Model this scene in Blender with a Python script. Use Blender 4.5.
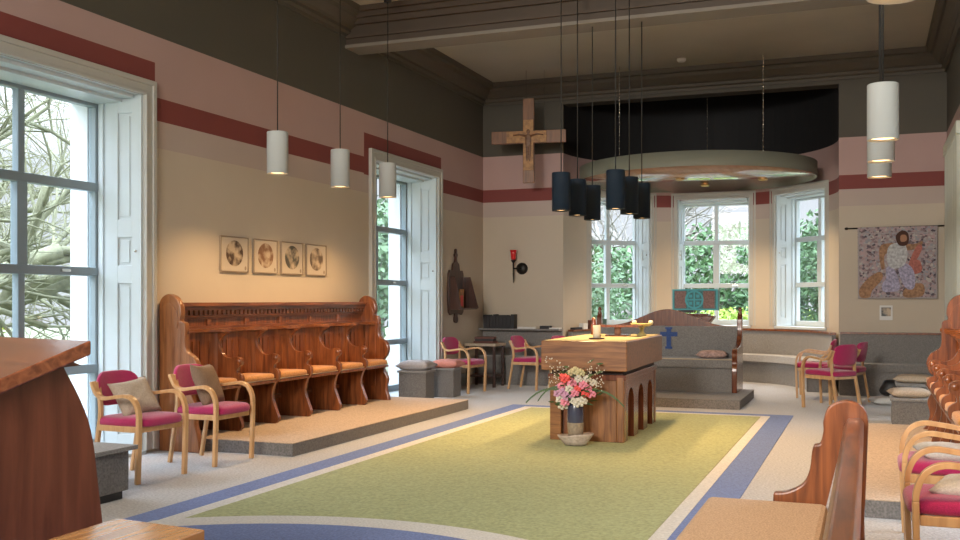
import bpy, bmesh, math, random
from mathutils import Vector, Matrix, noise
for o in list(bpy.data.objects): bpy.data.objects.remove(o)
S = bpy.context.scene
COL = S.collection
R = math.radians
random.seed(7)

# ------------------------------------------------------------------ camera, world, exposure
YAW = math.atan(0.388)
cam = bpy.data.cameras.new('camera'); camo = bpy.data.objects.new('camera', cam); COL.objects.link(camo)
camo.location = (0, 0, 1.4); camo.rotation_euler = (R(90), 0, YAW)
cam.sensor_width = 36; cam.lens = 1000 / 960 * 36
cam.shift_y = (300 - 270) / 960
cam.clip_end = 300
S.camera = camo
S.view_settings.view_transform = 'Standard'; S.view_settings.look = 'None'
S.view_settings.gamma = 1; S.view_settings.use_curve_mapping = False
S.view_settings.exposure = 1.5
W = bpy.data.worlds.new('world'); S.world = W; W.use_nodes = True
wn = W.node_tree; wb = wn.nodes['Background']
st_ = wn.nodes.new('ShaderNodeMapRange'); st_.inputs['From Min'].default_value = .12; st_.inputs['From Max'].default_value = .75
st_.inputs['To Min'].default_value = .36; st_.inputs['To Max'].default_value = 5.0      # overcast sky, brighter overhead
wn.links.new(st_.outputs[0], wb.inputs[1])
gr = wn.nodes.new('ShaderNodeValToRGB'); tc = wn.nodes.new('ShaderNodeTexCoord'); sp = wn.nodes.new('ShaderNodeSeparateXYZ')
wn.links.new(tc.outputs['Generated'], sp.inputs[0]); wn.links.new(sp.outputs[2], gr.inputs[0]); wn.links.new(sp.outputs[2], st_.inputs[0]); wn.links.new(gr.outputs[0], wb.inputs[0])
gr.color_ramp.elements[0].color = (.93, .96, 1.0, 1); gr.color_ramp.elements[1].color = (.72, .84, 1, 1)
S.cycles.max_bounces = 10; S.cycles.diffuse_bounces = 6

# added fill lights behind the camera, standing in for unseen lights of the hall
def area(name, loc, aim, sx, sy, e, col):
    l = bpy.data.lights.new(name, 'AREA'); l.shape = 'RECTANGLE'; l.size = sx; l.size_y = sy; l.energy = e; l.color = col
    o = bpy.data.objects.new(name, l); COL.objects.link(o); o.location = loc
    d = Vector(aim) - Vector(loc); o.rotation_euler = d.to_track_quat('-Z', 'Y').to_euler()
l_ = bpy.data.lights.new('fill_spot', 'SPOT'); l_.energy = 1000; l_.color = (1, .95, .88); l_.spot_size = R(52); l_.spot_blend = 1; l_.shadow_soft_size = .7  # added spot that brightens the far wall
o_ = bpy.data.objects.new('fill_spot', l_); COL.objects.link(o_); o_.location = (-2.4, -2.4, 4.0); o_.rotation_euler = (Vector((-1.6, 16, .8)) - Vector(o_.location)).to_track_quat('-Z', 'Y').to_euler()
area('fill_area', (-2.6, -2.2, 3.6), (-2.8, 11, 1.6), 6.0, 2.4, 190, (1, .93, .84))  # added broad fill for the whole room

# ------------------------------------------------------------------ room numbers
XL, XR, YB, YF, ZC = -6.16, 1.07, 16.02, -3.2, 5.05
BC = (-2.57, YB); BR = 2.16

# ------------------------------------------------------------------ materials
def newmat(name):
    m = bpy.data.materials.new(name); m.use_nodes = True
    return m, m.node_tree, m.node_tree.nodes['Principled BSDF']
def N(t, k, **kw):
    n = t.nodes.new('ShaderNode' + k)
    for a, b in kw.items(): setattr(n, a, b)
    return n
def mat(name, col, rough=.6, metal=0, nscale=0, nstr=.15, bump=0, coat=0, emit=None, estr=0, sheen=0):
    m, t, p = newmat(name)
    p.inputs['Base Color'].default_value = (*col, 1); p.inputs['Roughness'].default_value = rough
    p.inputs['Metallic'].default_value = metal; p.inputs['Coat Weight'].default_value = coat
    p.inputs['Coat Roughness'].default_value = .15
    p.inputs['Sheen Weight'].default_value = sheen
    if emit:
        p.inputs['Emission Color'].default_value = (*emit, 1); p.inputs['Emission Strength'].default_value = estr
    if nscale:
        c = N(t, 'TexCoord'); nz = N(t, 'TexNoise'); nz.inputs['Scale'].default_value = nscale; nz.inputs['Detail'].default_value = 5
        t.links.new(c.outputs['Object'], nz.inputs['Vector'])
        r = N(t, 'ValToRGB'); r.color_ramp.elements[0].position = .3; r.color_ramp.elements[1].position = .7
        r.color_ramp.elements[0].color = (*[x * (1 - nstr) for x in col], 1)
        r.color_ramp.elements[1].color = (*[min(1, x * (1 + nstr)) for x in col], 1)
        t.links.new(nz.outputs[0], r.inputs[0]); t.links.new(r.outputs[0], p.inputs['Base Color'])
        if bump:
            b = N(t, 'Bump'); b.inputs['Strength'].default_value = bump; b.inputs['Distance'].default_value = .01
            t.links.new(nz.outputs[0], b.inputs['Height']); t.links.new(b.outputs[0], p.inputs['Normal'])
    return m
def wood(name, a, b, rough=.35, coat=.3, axis='Z', scale=1.0):
    m, t, p = newmat(name)
    c = N(t, 'TexCoord'); mp = N(t, 'Mapping'); s = [14, 14, 14]; s['XYZ'.index(axis)] = 1.2
    mp.inputs['Scale'].default_value = [x * scale for x in s]
    nz = N(t, 'TexNoise'); nz.inputs['Scale'].default_value = 2.2; nz.inputs['Detail'].default_value = 6; nz.inputs['Distortion'].default_value = .7
    r = N(t, 'ValToRGB'); r.color_ramp.elements[0].position = .32; r.color_ramp.elements[1].position = .68
    r.color_ramp.elements[0].color = (*a, 1); r.color_ramp.elements[1].color = (*b, 1)
    t.links.new(c.outputs['Object'], mp.inputs[0]); t.links.new(mp.outputs[0], nz.inputs['Vector'])
    t.links.new(nz.outputs[0], r.inputs[0]); t.links.new(r.outputs[0], p.inputs['Base Color'])
    p.inputs['Roughness'].default_value = rough; p.inputs['Coat Weight'].default_value = coat; p.inputs['Coat Roughness'].default_value = .2
    b = N(t, 'Bump'); b.inputs['Strength'].default_value = .08; b.inputs['Distance'].default_value = .005
    t.links.new(nz.outputs[0], b.inputs['Height']); t.links.new(b.outputs[0], p.inputs['Normal'])
    return m

def wallmat(name, upper, steps=()):
    """painted bands: cream, pale pink, maroon, pink, dark upper; the maroon band lifts over the windows"""
    m, t, p = newmat(name)
    L = t.links
    g = N(t, 'NewGeometry'); s = N(t, 'SeparateXYZ'); L.new(g.outputs['Position'], s.inputs[0])
    r = N(t, 'ValToRGB'); r.color_ramp.interpolation = 'CONSTANT'
    mr = N(t, 'MapRange'); mr.inputs['From Max'].default_value = 5.0; L.new(s.outputs[2], mr.inputs[0]); L.new(mr.outputs[0], r.inputs[0])
    cols = [(0, CREAM), (2.80, PALE), (3.05, MAROON), (3.27, PINK), (3.84, upper)]
    e = r.color_ramp.elements
    e[0].position = 0; e[0].color = (*CREAM, 1); e[1].position = 2.8 / 5; e[1].color = (*PALE, 1)
    for z, c in cols[2:]:
        q = e.new(z / 5); q.color = (*c, 1)
    out = r.outputs[0]
    def M(op, a, b):
        n = N(t, 'Math', operation=op)
        for i, x in enumerate((a, b)):
            if isinstance(x, (int, float)): n.inputs[i].default_value = x
            else: L.new(x, n.inputs[i])
        return n.outputs[0]
    for y0, y1 in steps:
        f = M('MULTIPLY', M('MULTIPLY', M('GREATER_THAN', s.outputs[1], y0), M('LESS_THAN', s.outputs[1], y1)),
              M('MULTIPLY', M('GREATER_THAN', s.outputs[2], 3.05), M('LESS_THAN', s.outputs[2], 3.60)))
        mx = N(t, 'Mix', data_type='RGBA'); L.new(f, mx.inputs[0]); L.new(out, mx.inputs[6]); mx.inputs[7].default_value = (*MAROON, 1)
        out = mx.outputs[2]
    nz = N(t, 'TexNoise'); nz.inputs['Scale'].default_value = 1.3; nz.inputs['Detail'].default_value = 6
    L.new(g.outputs['Position'], nz.inputs['Vector'])
    mr2 = N(t, 'MapRange'); mr2.inputs['To Min'].default_value = .93; mr2.inputs['To Max'].default_value = 1.07; L.new(nz.outputs[0], mr2.inputs[0])
    mx = N(t, 'Mix', data_type='RGBA', blend_type='MULTIPLY'); mx.inputs[0].default_value = 1
    L.new(out, mx.inputs[6]); L.new(mr2.outputs[0], mx.inputs[7]); L.new(mx.outputs[2], p.inputs['Base Color'])
    n2 = N(t, 'TexNoise'); n2.inputs['Scale'].default_value = 60; L.new(g.outputs['Position'], n2.inputs['Vector'])
    b = N(t, 'Bump'); b.inputs['Strength'].default_value = .1; b.inputs['Distance'].default_value = .004
    L.new(n2.outputs[0], b.inputs['Height']); L.new(b.outputs[0], p.inputs['Normal'])
    p.inputs['Roughness'].default_value = .75
    return m
CREAM = (.53, .46, .365); PALE = (.47, .385, .34); MAROON = (.21, .047, .040); PINK = (.45, .305, .28); OLIVE = (.086, .077, .059)
M = {}
WY = [(-.31, 1.0), (6.47, 1.08), (12.99, 1.22)]       # window centres (Y) and half widths of the surround
WY[0] = (-.25, 1.14)
M['wall_side'] = wallmat('painted plaster with bands', OLIVE, [(y - h - .10, y + h) for y, h in WY])
M['wall_back'] = wallmat('painted plaster back', OLIVE)
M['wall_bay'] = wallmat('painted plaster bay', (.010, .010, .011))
M['ceiling'] = mat('ceiling paint', (.40, .37, .30), .8, nscale=.8, nstr=.08)
M['cornice'] = mat('cornice paint', (.095, .080, .059), .6)
M['beam'] = mat('beam paint', (.075, .052, .034), .6)
M['beam_under'] = mat('beam soffit paint', (.20, .175, .14), .6)
M['white'] = mat('white gloss paint', (.54, .60, .62), .35, nscale=3, nstr=.03)
M['trim'] = mat('stone white trim', (.46, .45, .41), .45, nscale=3, nstr=.03)
M['frame'] = mat('blue grey window paint', (.27, .33, .36), .4)
M['outer'] = mat('white render', (.8, .82, .84), .8)
M['carpet'] = mat('grey carpet', (.37, .365, .36), .95, nscale=55, nstr=.3, bump=.5, sheen=.2)
M['carpet_dark'] = mat('dark grey carpet', (.16, .15, .142), .95, nscale=70, nstr=.3, bump=.5, sheen=.1)
M['carpet_tan'] = mat('tan carpet', (.44, .34, .25), .95, nscale=70, nstr=.28, bump=.5, sheen=.1)
M['blue'] = mat('blue carpet', (.10, .155, .36), .95, nscale=60, nstr=.25, bump=.5, sheen=.1)
M['offwhite'] = mat('pale grey carpet', (.58, .57, .54), .95, nscale=60, nstr=.15, bump=.5)
M['green'] = mat('olive green carpet', (.335, .365, .19), .95, nscale=40, nstr=.2, bump=.5)
M['stall'] = wood('chestnut stall wood', (.10, .027, .009), (.275, .088, .027), .32, .5)
M['stall_y'] = wood('chestnut stall wood rails', (.10, .027, .009), (.275, .088, .027), .32, .5, axis='Y')
M['oak_end'] = wood('lighter oak', (.19, .066, .022), (.34, .135, .046), .35, .4)
M['altar'] = wood('altar oak', (.13, .048, .015), (.29, .122, .040), .35, .4)
M['altar_x'] = wood('altar oak crosswise', (.13, .048, .015), (.29, .122, .040), .3, .5, axis='X')
M['altar_red'] = wood('polished mahogany', (.085, .022, .010), (.22, .065, .026), .25, .6)
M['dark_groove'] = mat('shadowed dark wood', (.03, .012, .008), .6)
M['beech'] = wood('beech laminate', (.52, .28, .115), (.66, .40, .19), .35, .3, scale=.7)
M['magenta'] = mat('magenta wool', (.40, .012, .095), .9, nscale=180, nstr=.25, bump=.3, sheen=.3)
M['wine'] = mat('dark wine wool', (.26, .018, .05), .9, nscale=180, nstr=.25, bump=.3, sheen=.2)
M['cushion_seat'] = mat('golden brown seat cushion', (.52, .235, .065), .85, nscale=60, nstr=.2, bump=.3, sheen=.2)
M['piping'] = mat('cream piping', (.55, .45, .32), .8)
M['taupe'] = mat('taupe cushion cloth', (.44, .36, .28), .9, nscale=120, nstr=.2, bump=.3)
M['brownc'] = mat('brown cushion cloth', (.22, .145, .095), .85, nscale=120, nstr=.2, bump=.3)
M['palec'] = mat('pale cushion cloth', (.55, .53, .49), .9, nscale=120, nstr=.15, bump=.3)
M['beigec'] = mat('beige cushion cloth', (.46, .37, .28), .9, nscale=90, nstr=.2, bump=.3)
M['blush'] = mat('blush patterned cloth', (.42, .29, .26), .9, nscale=25, nstr=.4)
M['greyc'] = mat('grey cushion cloth', (.36, .33, .33), .9, nscale=90, nstr=.2, bump=.3)
M['salmon'] = mat('salmon cushion cloth', (.60, .24, .19), .9, nscale=120, nstr=.2, bump=.3)
M['bench'] = mat('grey bench upholstery', (.22, .21, .20), .95, nscale=90, nstr=.28, bump=.4, sheen=.2)
M['bench_lt'] = mat('pale bench seat cloth', (.42, .41, .40), .95, nscale=90, nstr=.2, bump=.4)
M['pewcloth'] = mat('oatmeal pew cloth', (.46, .34, .24), .95, nscale=130, nstr=.25, bump=.4)
M['console'] = wood('red brown console wood', (.085, .027, .016), (.15, .050, .028), .3, .4, scale=.8)
M['console_top'] = wood('polished console top', (.12, .036, .016), (.26, .085, .036), .16, .8, axis='Y')
M['pine'] = wood('light polished wood', (.42, .19, .065), (.60, .32, .13), .15, .8, axis='Y')
M['lampwhite'] = mat('white lamp enamel', (.50, .52, .50), .45)
M['lampnavy'] = mat('navy lamp enamel', (.014, .026, .042), .38)
M['black'] = mat('black plastic', (.012, .012, .012), .5)
M['cord'] = mat('dark cord', (.015, .014, .012), .6)
M['bulb'] = mat('warm lamp glow', (1, .75, .45), .5, emit=(1, .58, .25), estr=1.6)
M['inner'] = mat('lamp inner white', (.8, .62, .4), .5)
M['disc_rim'] = mat('sage canopy rim', (.22, .225, .175), .6)
M['chrome'] = mat('bright metal', (.7, .68, .62), .25, 1)
M['brass'] = mat('brass', (.55, .38, .15), .3, 1)
M['iron'] = mat('dark iron', (.02, .017, .015), .45, .6)
M['darkwood'] = wood('dark brown wood', (.035, .014, .009), (.08, .030, .018), .4, .3)
M['ruby'] = mat('ruby glass', (.42, .006, .012), .12, emit=(1, .02, .02), estr=.03, coat=.5)
M['crosswood'] = wood('cross oak', (.13, .050, .016), (.22, .090, .030), .45, .2)
M['icon'] = mat('painted icon ground', (.32, .155, .045), .5, nscale=18, nstr=.35)
M['iconfig'] = mat('icon figure paint', (.16, .075, .035), .5, nscale=30, nstr=.3)
M['skin'] = mat('painted skin', (.36, .17, .085), .6)
M['bluefab'] = mat('cobalt cross cloth', (.035, .075, .23), .8, nscale=60, nstr=.2)
M['teal'] = mat('teal cloth', (.085, .24, .25), .8, nscale=40, nstr=.3)
M['turq'] = mat('turquoise embroidery', (.10, .46, .52), .7)
M['tealbrown'] = mat('faded rose panel', (.28, .17, .15), .8, nscale=60, nstr=.3)
M['wax'] = mat('candle wax', (.78, .70, .52), .5)
M['brasscup'] = mat('yellow glazed dish', (.50, .42, .16), .4)
M['runner'] = mat('golden altar cloth', (.36, .32, .17), .9, nscale=60, nstr=.2, bump=.3)
M['vase_top'] = mat('blue glazed stoneware', (.035, .04, .07), .2, coat=.6)
M['vase_bot'] = mat('bare stoneware', (.24, .19, .13), .8, nscale=40, nstr=.25)
M['stone'] = mat('pale stone', (.40, .33, .27), .8, nscale=25, nstr=.3, bump=.5)
M['leaf'] = mat('leaf green', (.055, .10, .035), .6)
M['petal_pink'] = mat('pink petals', (.72, .25, .33), .7)
M['petal_coral'] = mat('coral petals', (.75, .10, .09), .7)
M['petal_white'] = mat('white petals', (.6, .56, .46), .7)
M['petal_mauve'] = mat('mauve petals', (.52, .28, .40), .7)
M['petal_green'] = mat('cream hydrangea', (.52, .46, .25), .7)
M['twig'] = mat('dry twig', (.16, .11, .06), .8)
M['paper'] = mat('white paper', (.7, .7, .68), .8)
M['book'] = mat('dark book cloth', (.022, .022, .026), .6)
M['bookred'] = mat('brown book cloth', (.12, .04, .028), .6)
M['bookteal'] = mat('green book cloth', (.035, .075, .065), .6)
M['bark'] = mat('mossy bark', (.17, .17, .10), .9, nscale=8, nstr=.35)
M['bark2'] = mat('grey bark', (.22, .20, .17), .9, nscale=8, nstr=.3)
M['foliage'] = mat('shrub leaves', (.065, .135, .045), .7, nscale=2, nstr=.5)
M['foliage_y'] = mat('yellow green hedge leaves', (.26, .36, .05), .7, nscale=2, nstr=.3)  # yellow green is the leaf colour itself
M['foliage_m'] = mat('mid green leaves', (.10, .17, .08), .7, nscale=2, nstr=.4)
M['grass'] = mat('grass', (.13, .145, .08), .95, nscale=3, nstr=.3)
M['curtain'] = mat('cream curtain', (.60, .62, .55), .9)
def glassmat():
    m = bpy.data.materials.new('window glass'); m.use_nodes = True; t = m.node_tree; t.nodes.clear()
    o = N(t, 'OutputMaterial'); tr = N(t, 'BsdfTransparent'); tr.inputs[0].default_value = (.94, .96, .98, 1)
    gl = N(t, 'BsdfGlossy'); gl.inputs['Roughness'].default_value = .02; mx = N(t, 'MixShader'); lw = N(t, 'LayerWeight'); pw_ = N(t, 'Math', operation='POWER'); pw_.inputs[1].default_value = 4; fr = N(t, 'MapRange')
    fr.inputs['To Min'].default_value = .03; fr.inputs['To Max'].default_value = .5
    t.links.new(lw.outputs['Facing'], pw_.inputs[0]); t.links.new(pw_.outputs[0], fr.inputs[0])
    t.links.new(fr.outputs[0], mx.inputs[0]); t.links.new(tr.outputs[0], mx.inputs[1]); t.links.new(gl.outputs[0], mx.inputs[2]); t.links.new(mx.outputs[0], o.inputs[0])
    return m
M['glass'] = glassmat()
def discmat():
    m, t, p = newmat('varnished canopy boards')
    c = N(t, 'TexCoord'); mp = N(t, 'Mapping'); mp.inputs['Scale'].default_value = (9, .7, 1)
    nz = N(t, 'TexNoise'); nz.inputs['Scale'].default_value = 1.5
    r = N(t, 'ValToRGB'); r.color_ramp.elements[0].color = (.26, .15, .09, 1); r.color_ramp.elements[1].color = (.44, .28, .18, 1)
    t.links.new(c.outputs['Object'], mp.inputs[0]); t.links.new(mp.outputs[0], nz.inputs[0]); t.links.new(nz.outputs[0], r.inputs[0]); t.links.new(r.outputs[0], p.inputs[0])
    p.inputs['Roughness'].default_value = .12; p.inputs['Metallic'].default_value = .1; p.inputs['Coat Weight'].default_value = .8; p.inputs['Coat Roughness'].default_value = .05
    return m
M['disc'] = discmat()
def tapmat():
    m, t, p = newmat('woven tapestry')
    c = N(t, 'TexCoord'); v = N(t, 'TexVoronoi'); v.inputs['Scale'].default_value = 34
    r = N(t, 'ValToRGB'); e = r.color_ramp.elements
    e[0].color = (.36, .26, .27, 1); e[1].color = (.50, .46, .42, 1)
    for q, k in ((.2, (.07, .06, .08)), (.32, (.44, .32, .33)), (.6, (.36, .30, .30)), (.8, (.28, .29, .33))):
        x = e.new(q); x.color = (*k, 1)
    s = N(t, 'SeparateColor')
    t.links.new(c.outputs['Object'], v.inputs['Vector']); t.links.new(v.outputs['Color'], s.inputs[0]); t.links.new(s.outputs[0], r.inputs[0]); t.links.new(r.outputs[0], p.inputs[0])
    p.inputs['Roughness'].default_value = .95
    return m
M['tapestry'] = tapmat()
def blotmat(name, ink, seed):
    m, t, p = newmat(name)
    c = N(t, 'TexCoord'); nz = N(t, 'TexNoise'); nz.noise_dimensions = '4D'; nz.inputs['W'].default_value = seed; nz.inputs['Scale'].default_value = 9; nz.inputs['Detail'].default_value = 4
    r = N(t, 'ValToRGB'); r.color_ramp.elements[0].position = .44; r.color_ramp.elements[1].position = .60
    r.color_ramp.elements[0].color = (*ink, 1); r.color_ramp.elements[1].color = (.50, .40, .28, 1)
    t.links.new(c.outputs['Object'], nz.inputs['Vector']); t.links.new(nz.outputs[0], r.inputs[0]); t.links.new(r.outputs[0], p.inputs[0])
    return m

# ------------------------------------------------------------------ mesh helpers
JR = random.Random(99)      # hair's breadth differences so that no two faces coincide
class MB:
    def __init__(s): s.b = bmesh.new(); s.flat = 0
    def poly(s, vs, fs, T=None, smooth=False):
        bv = [s.b.verts.new(T(v) if T else v) for v in vs]
        for f in fs:
            try:
                q = s.b.faces.new([bv[i] for i in f]); q.smooth = smooth
            except ValueError: pass
        return s
    def box(s, x0, x1, y0, y1, z0, z1, T=None):
        s.flat += 1
        j = lambda: JR.uniform(.0001, .0006)
        x0 -= j(); x1 += j(); y0 -= j(); y1 += j(); z1 += j(); z0 -= j() if z0 > .0 else 0
        v = [(x, y, z) for x in (x0, x1) for y in (y0, y1) for z in (z0, z1)]
        return s.poly(v, [(0, 1, 3, 2), (4, 6, 7, 5), (0, 4, 5, 1), (2, 3, 7, 6), (0, 2, 6, 4), (1, 5, 7, 3)], T)
    def prism(s, pts, a0, a1, plane='XZ', T=None, smooth=False):
        """closed outline in a plane, extruded along the third axis"""
        def P(p, a): return {'XZ': (p[0], a, p[1]), 'XY': (p[0], p[1], a), 'YZ': (a, p[0], p[1])}[plane]
        s.flat += 1; a0, a1 = min(a0, a1) - (JR.uniform(.0001, .0006) if min(a0, a1) > 0 else 0), max(a0, a1) + JR.uniform(.0001, .0006); n = len(pts); vs = [P(p, a0) for p in pts] + [P(p, a1) for p in pts]
        fs = [tuple(range(n)), tuple(range(2 * n - 1, n - 1, -1))]
        s.poly(vs, fs + [(i, (i + 1) % n, n + (i + 1) % n, n + i) for i in range(n)], T)
        return s
    def lathe(s, prof, n=24, c=(0, 0, 0), T=None, cap=True):
        vs = []; fs = []
        for r, z in prof:
            for k in range(n):
                a = 2 * math.pi * k / n; vs.append((c[0] + r * math.cos(a), c[1] + r * math.sin(a), c[2] + z))
        for i in range(len(prof) - 1):
            for k in range(n): fs.append((i * n + k, i * n + (k + 1) % n, (i + 1) * n + (k + 1) % n, (i + 1) * n + k))
        if cap:
            if prof[0][0] > 1e-4: fs.append(tuple(range(n - 1, -1, -1)))
            if prof[-1][0] > 1e-4: fs.append(tuple(range((len(prof) - 1) * n, len(prof) * n)))
        return s.poly(vs, fs, T, True)
    def tube(s, pts, r, n=8, T=None, flat=1.0):
        pts = [Vector(p) for p in pts]; rs = r if isinstance(r, (list, tuple)) else [r] * len(pts)
        vs = []; fs = []; up = Vector((0, 0, 1)); 
        for i, p in enumerate(pts):
            d = (pts[min(i + 1, len(pts) - 1)] - pts[max(i - 1, 0)]).normalized()
            a = d.cross(up)
            if a.length < .05: a = d.cross(Vector((0, 1, 0)))
            a.normalize(); b = d.cross(a)
            for k in range(n):
                t = 2 * math.pi * k / n; vs.append(p + a * (math.cos(t) * rs[i]) + b * (math.sin(t) * rs[i] * flat))
        for i in range(len(pts) - 1):
            for k in range(n): fs.append((i * n + k, i * n + (k + 1) % n, (i + 1) * n + (k + 1) % n, (i + 1) * n + k))
        fs.append(tuple(range(n))); fs.append(tuple(range((len(pts) - 1) * n, len(pts) * n)))
        return s.poly([tuple(v) for v in vs], fs, T, True)
    def ribbon(s, pts, th, y0, y1, T=None):
        """band of thickness th following a path in XZ, y0..y1 wide"""
        P = [Vector((p[0], p[1])) for p in pts]; A = []; B = []
        for i, p in enumerate(P):
            d = (P[min(i + 1, len(P) - 1)] - P[max(i - 1, 0)]).normalized(); n = Vector((-d.y, d.x))
            A.append(p + n * th / 2); B.append(p - n * th / 2)
        k = len(P); vs = []
        for a, b in zip(A, B): vs += [(a.x, y0, a.y), (a.x, y1, a.y), (b.x, y1, b.y), (b.x, y0, b.y)]
        fs = [(0, 1, 2, 3), (4 * k - 4, 4 * k - 3, 4 * k - 2, 4 * k - 1)]
        for i in range(k - 1):
            for j in range(4): fs.append((4 * i + j, 4 * i + (j + 1) % 4, 4 * i + 4 + (j + 1) % 4, 4 * i + 4 + j))
        return s.poly(vs, fs, T)
    def squad(s, c, h, e=.35, n=20, m=12, T=None, f=None):
        """superellipsoid pad: centre c, half sizes h"""
        def sg(v, p): return math.copysign(abs(v) ** p, v)
        vs = []; fs = []
        for i in range(m + 1):
            ph = -math.pi / 2 + math.pi * i / m
            for k in range(n):
                th = 2 * math.pi * k / n
                v = Vector((h[0] * sg(math.cos(ph), e) * sg(math.cos(th), e), h[1] * sg(math.cos(ph), e) * sg(math.sin(th), e), h[2] * sg(math.sin(ph), max(e, .6))))
                if f: v = f(v)
                vs.append(tuple(v + Vector(c)))
        for i in range(m):
            for k in range(n): fs.append((i * n + k, i * n + (k + 1) % n, (i + 1) * n + (k + 1) % n, (i + 1) * n + k))
        return s.poly(vs, fs, T, True)
    def pillow(s, w, d, h, T=None, n=14):
        vs = []; fs = []
        for sd in (1, -1):
            for i in range(n + 1):
                for j in range(n + 1):
                    u = -1 + 2 * i / n; v = -1 + 2 * j / n
                    pin = 1 - .07 * (1 - abs(u) ** 2) * 0 - 0
                    x = w / 2 * u * (1 - .10 * (1 - v * v)) ; y = d / 2 * v * (1 - .10 * (1 - u * u))
                    z = sd * h / 2 * ((1 - u ** 4) * (1 - v ** 4)) ** .55
                    z += .004 * math.sin(9 * u + 5 * v) * (1 - u * u) * (1 - v * v)
                    vs.append((x, y, z))
        q = (n + 1) ** 2
        for o in (0, q):
            for i in range(n):
                for j in range(n): fs.append((o + i * (n + 1) + j, o + (i + 1) * (n + 1) + j, o + (i + 1) * (n + 1) + j + 1, o + i * (n + 1) + j + 1))
        return s.poly(vs, fs, T, True)
    def done(s, name, m, parent=None, bevel=0, loc=None, merge=True, autosm=False, recalc=True):
        if merge and s.flat < 2: bmesh.ops.remove_doubles(s.b, verts=s.b.verts, dist=1e-5)
        if recalc: bmesh.ops.recalc_face_normals(s.b, faces=s.b.faces)
        me = bpy.data.meshes.new(name); s.b.to_mesh(me); s.b.free()
        for x in (m if isinstance(m, (list, tuple)) else [m]): me.materials.append(M[x] if isinstance(x, str) else x)
        o = bpy.data.objects.new(name, me); COL.objects.link(o)
        if parent is not None: o.parent = parent
        if loc: o.location = loc
        if bevel:
            md = o.modifiers.new('bevel', 'BEVEL'); md.width = bevel; md.segments = 2; md.limit_method = 'ANGLE'; md.angle_limit = R(40)
        return o
def smooth_path(pts, k=6, closed=False):
    P = [Vector(p) for p in pts]; out = []; n = len(P)
    for i in range(n if closed else n - 1):
        g = lambda j: P[j % n] if closed else P[max(0, min(n - 1, j))]
        a, b, c, d = g(i - 1), g(i), g(i + 1), g(i + 2)
        for j in range(k):
            t = j / k
            out.append(.5 * ((2 * b) + (c - a) * t + (2 * a - 5 * b + 4 * c - d) * t * t + (3 * b - a - 3 * c + d) * t ** 3))
    if not closed: out.append(P[-1])
    return [tuple(v) for v in out]
def struct(o): o['kind'] = 'structure'; return o
def tag(o, label, cat, group=None):
    o['label'] = label; o['category'] = cat
    if group: o['group'] = group
    return o
def thing(name, label, cat, loc=(0, 0, 0), rz=0, group=None):
    o = bpy.data.objects.new(name, None); COL.objects.link(o); o.location = loc; o.rotation_euler = (0, 0, rz); o.empty_display_size = .1
    return tag(o, label, cat, group)
def dup(root, loc, rz, label, group=None, drop=()):
    r = root.copy(); COL.objects.link(r); r.location = loc; r.rotation_euler = (0, 0, rz); r['label'] = label
    if group: r['group'] = group
    for ch in list(root.children):
        c = ch.copy(); COL.objects.link(c); c.parent = r
        for g in ch.children:
            d = g.copy(); COL.objects.link(d); d.parent = c
    return r

# ------------------------------------------------------------------ room shell
struct(MB().box(XL - 1, XR + 1, YF - .3, YB + 2.9, -.2, 0).done('floor', 'carpet'))
struct(MB().box(XL - .8, XR + .8, YF - .3, YB + 3, ZC, ZC + .2).done('ceiling', 'ceiling'))
def sidewall(name, x0, x1, ext):
    m = MB(); y = YF - .3
    for yc, h in WY:
        a, b = yc - h + .16, yc + h - .16
        m.box(x0, x1, y, a, 0, ZC); m.box(x0, x1, a, b, 3.27, ZC); m.box(x0, x1, a, b, 0, .02); y = b
    m.box(x0, x1, y, YB + .3, 0, ZC)
    struct(m.done(name, 'wall_side'))
sidewall('wall_left', XL - .60, XL, 0); sidewall('wall_right', XR, XR + .60, 0)
# white rendered outer skin of the same walls, seen through the panes
for nm, x0, x1 in (('trim_1', XL - .80, XL - .60), ('trim_2', XR + .60, XR + .80)):
    m = MB(); y = YF - .3
    for yc, h in WY:
        a, b = yc - h + .21, yc + h - .21
        m.box(x0, x1, y, a, -.6, ZC); m.box(x0, x1, a, b, 3.25, ZC); m.box(x0, x1, a, b, -.6, 0); y = b
    m.box(x0, x1, y, YB + .3, -.6, ZC); struct(m.done(nm, 'outer'))
struct(MB().box(XL - .3, XR + .3, YF - .3, YF, 0, ZC).done('wall_south', 'wall_back'))
m = MB(); m.box(XL - .3, BC[0] - BR, YB, YB + .35, 0, ZC); m.box(BC[0] + BR, XR + .3, YB, YB + .35, 0, ZC)
m.box(BC[0] - BR, BC[0] + BR, YB, YB + .30, 4.66, ZC)
struct(m.done('wall_north', 'wall_back'))
# curved bay
def arc(t, r=BR): return (BC[0] + r * math.cos(R(t)), BC[1] + r * math.sin(R(t)))
BW = [(137, 20), (90, 20), (43, 20)]
def arcwall(m, t0, t1, z0, z1, ri, ro, step=3):
    n = max(1, int(round((t1 - t0) / step))); P = [arc(t0 + (t1 - t0) * i / n, ri) for i in range(n + 1)]; Q = [arc(t0 + (t1 - t0) * i / n, ro) for i in range(n + 1)]
    for i in range(n): m.prism([P[i], P[i + 1], Q[i + 1], Q[i]], z0, z1, 'XY')
m = MB(); RO = BR + .56
HB = 17.5
prev = 1
for tc_, h_ in sorted(BW):
    arcwall(m, prev, tc_ - HB, 0, ZC, BR, RO); prev = tc_ + HB
arcwall(m, prev, 179, 0, ZC, BR, RO)
for tc_, h_ in BW:
    arcwall(m, tc_ - HB, tc_ + HB, 3.2, ZC, BR, RO); arcwall(m, tc_ - HB, tc_ + HB, 0, .92, BR - .0, RO)
struct(m.done('wall_bay', 'wall_bay'))
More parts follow.
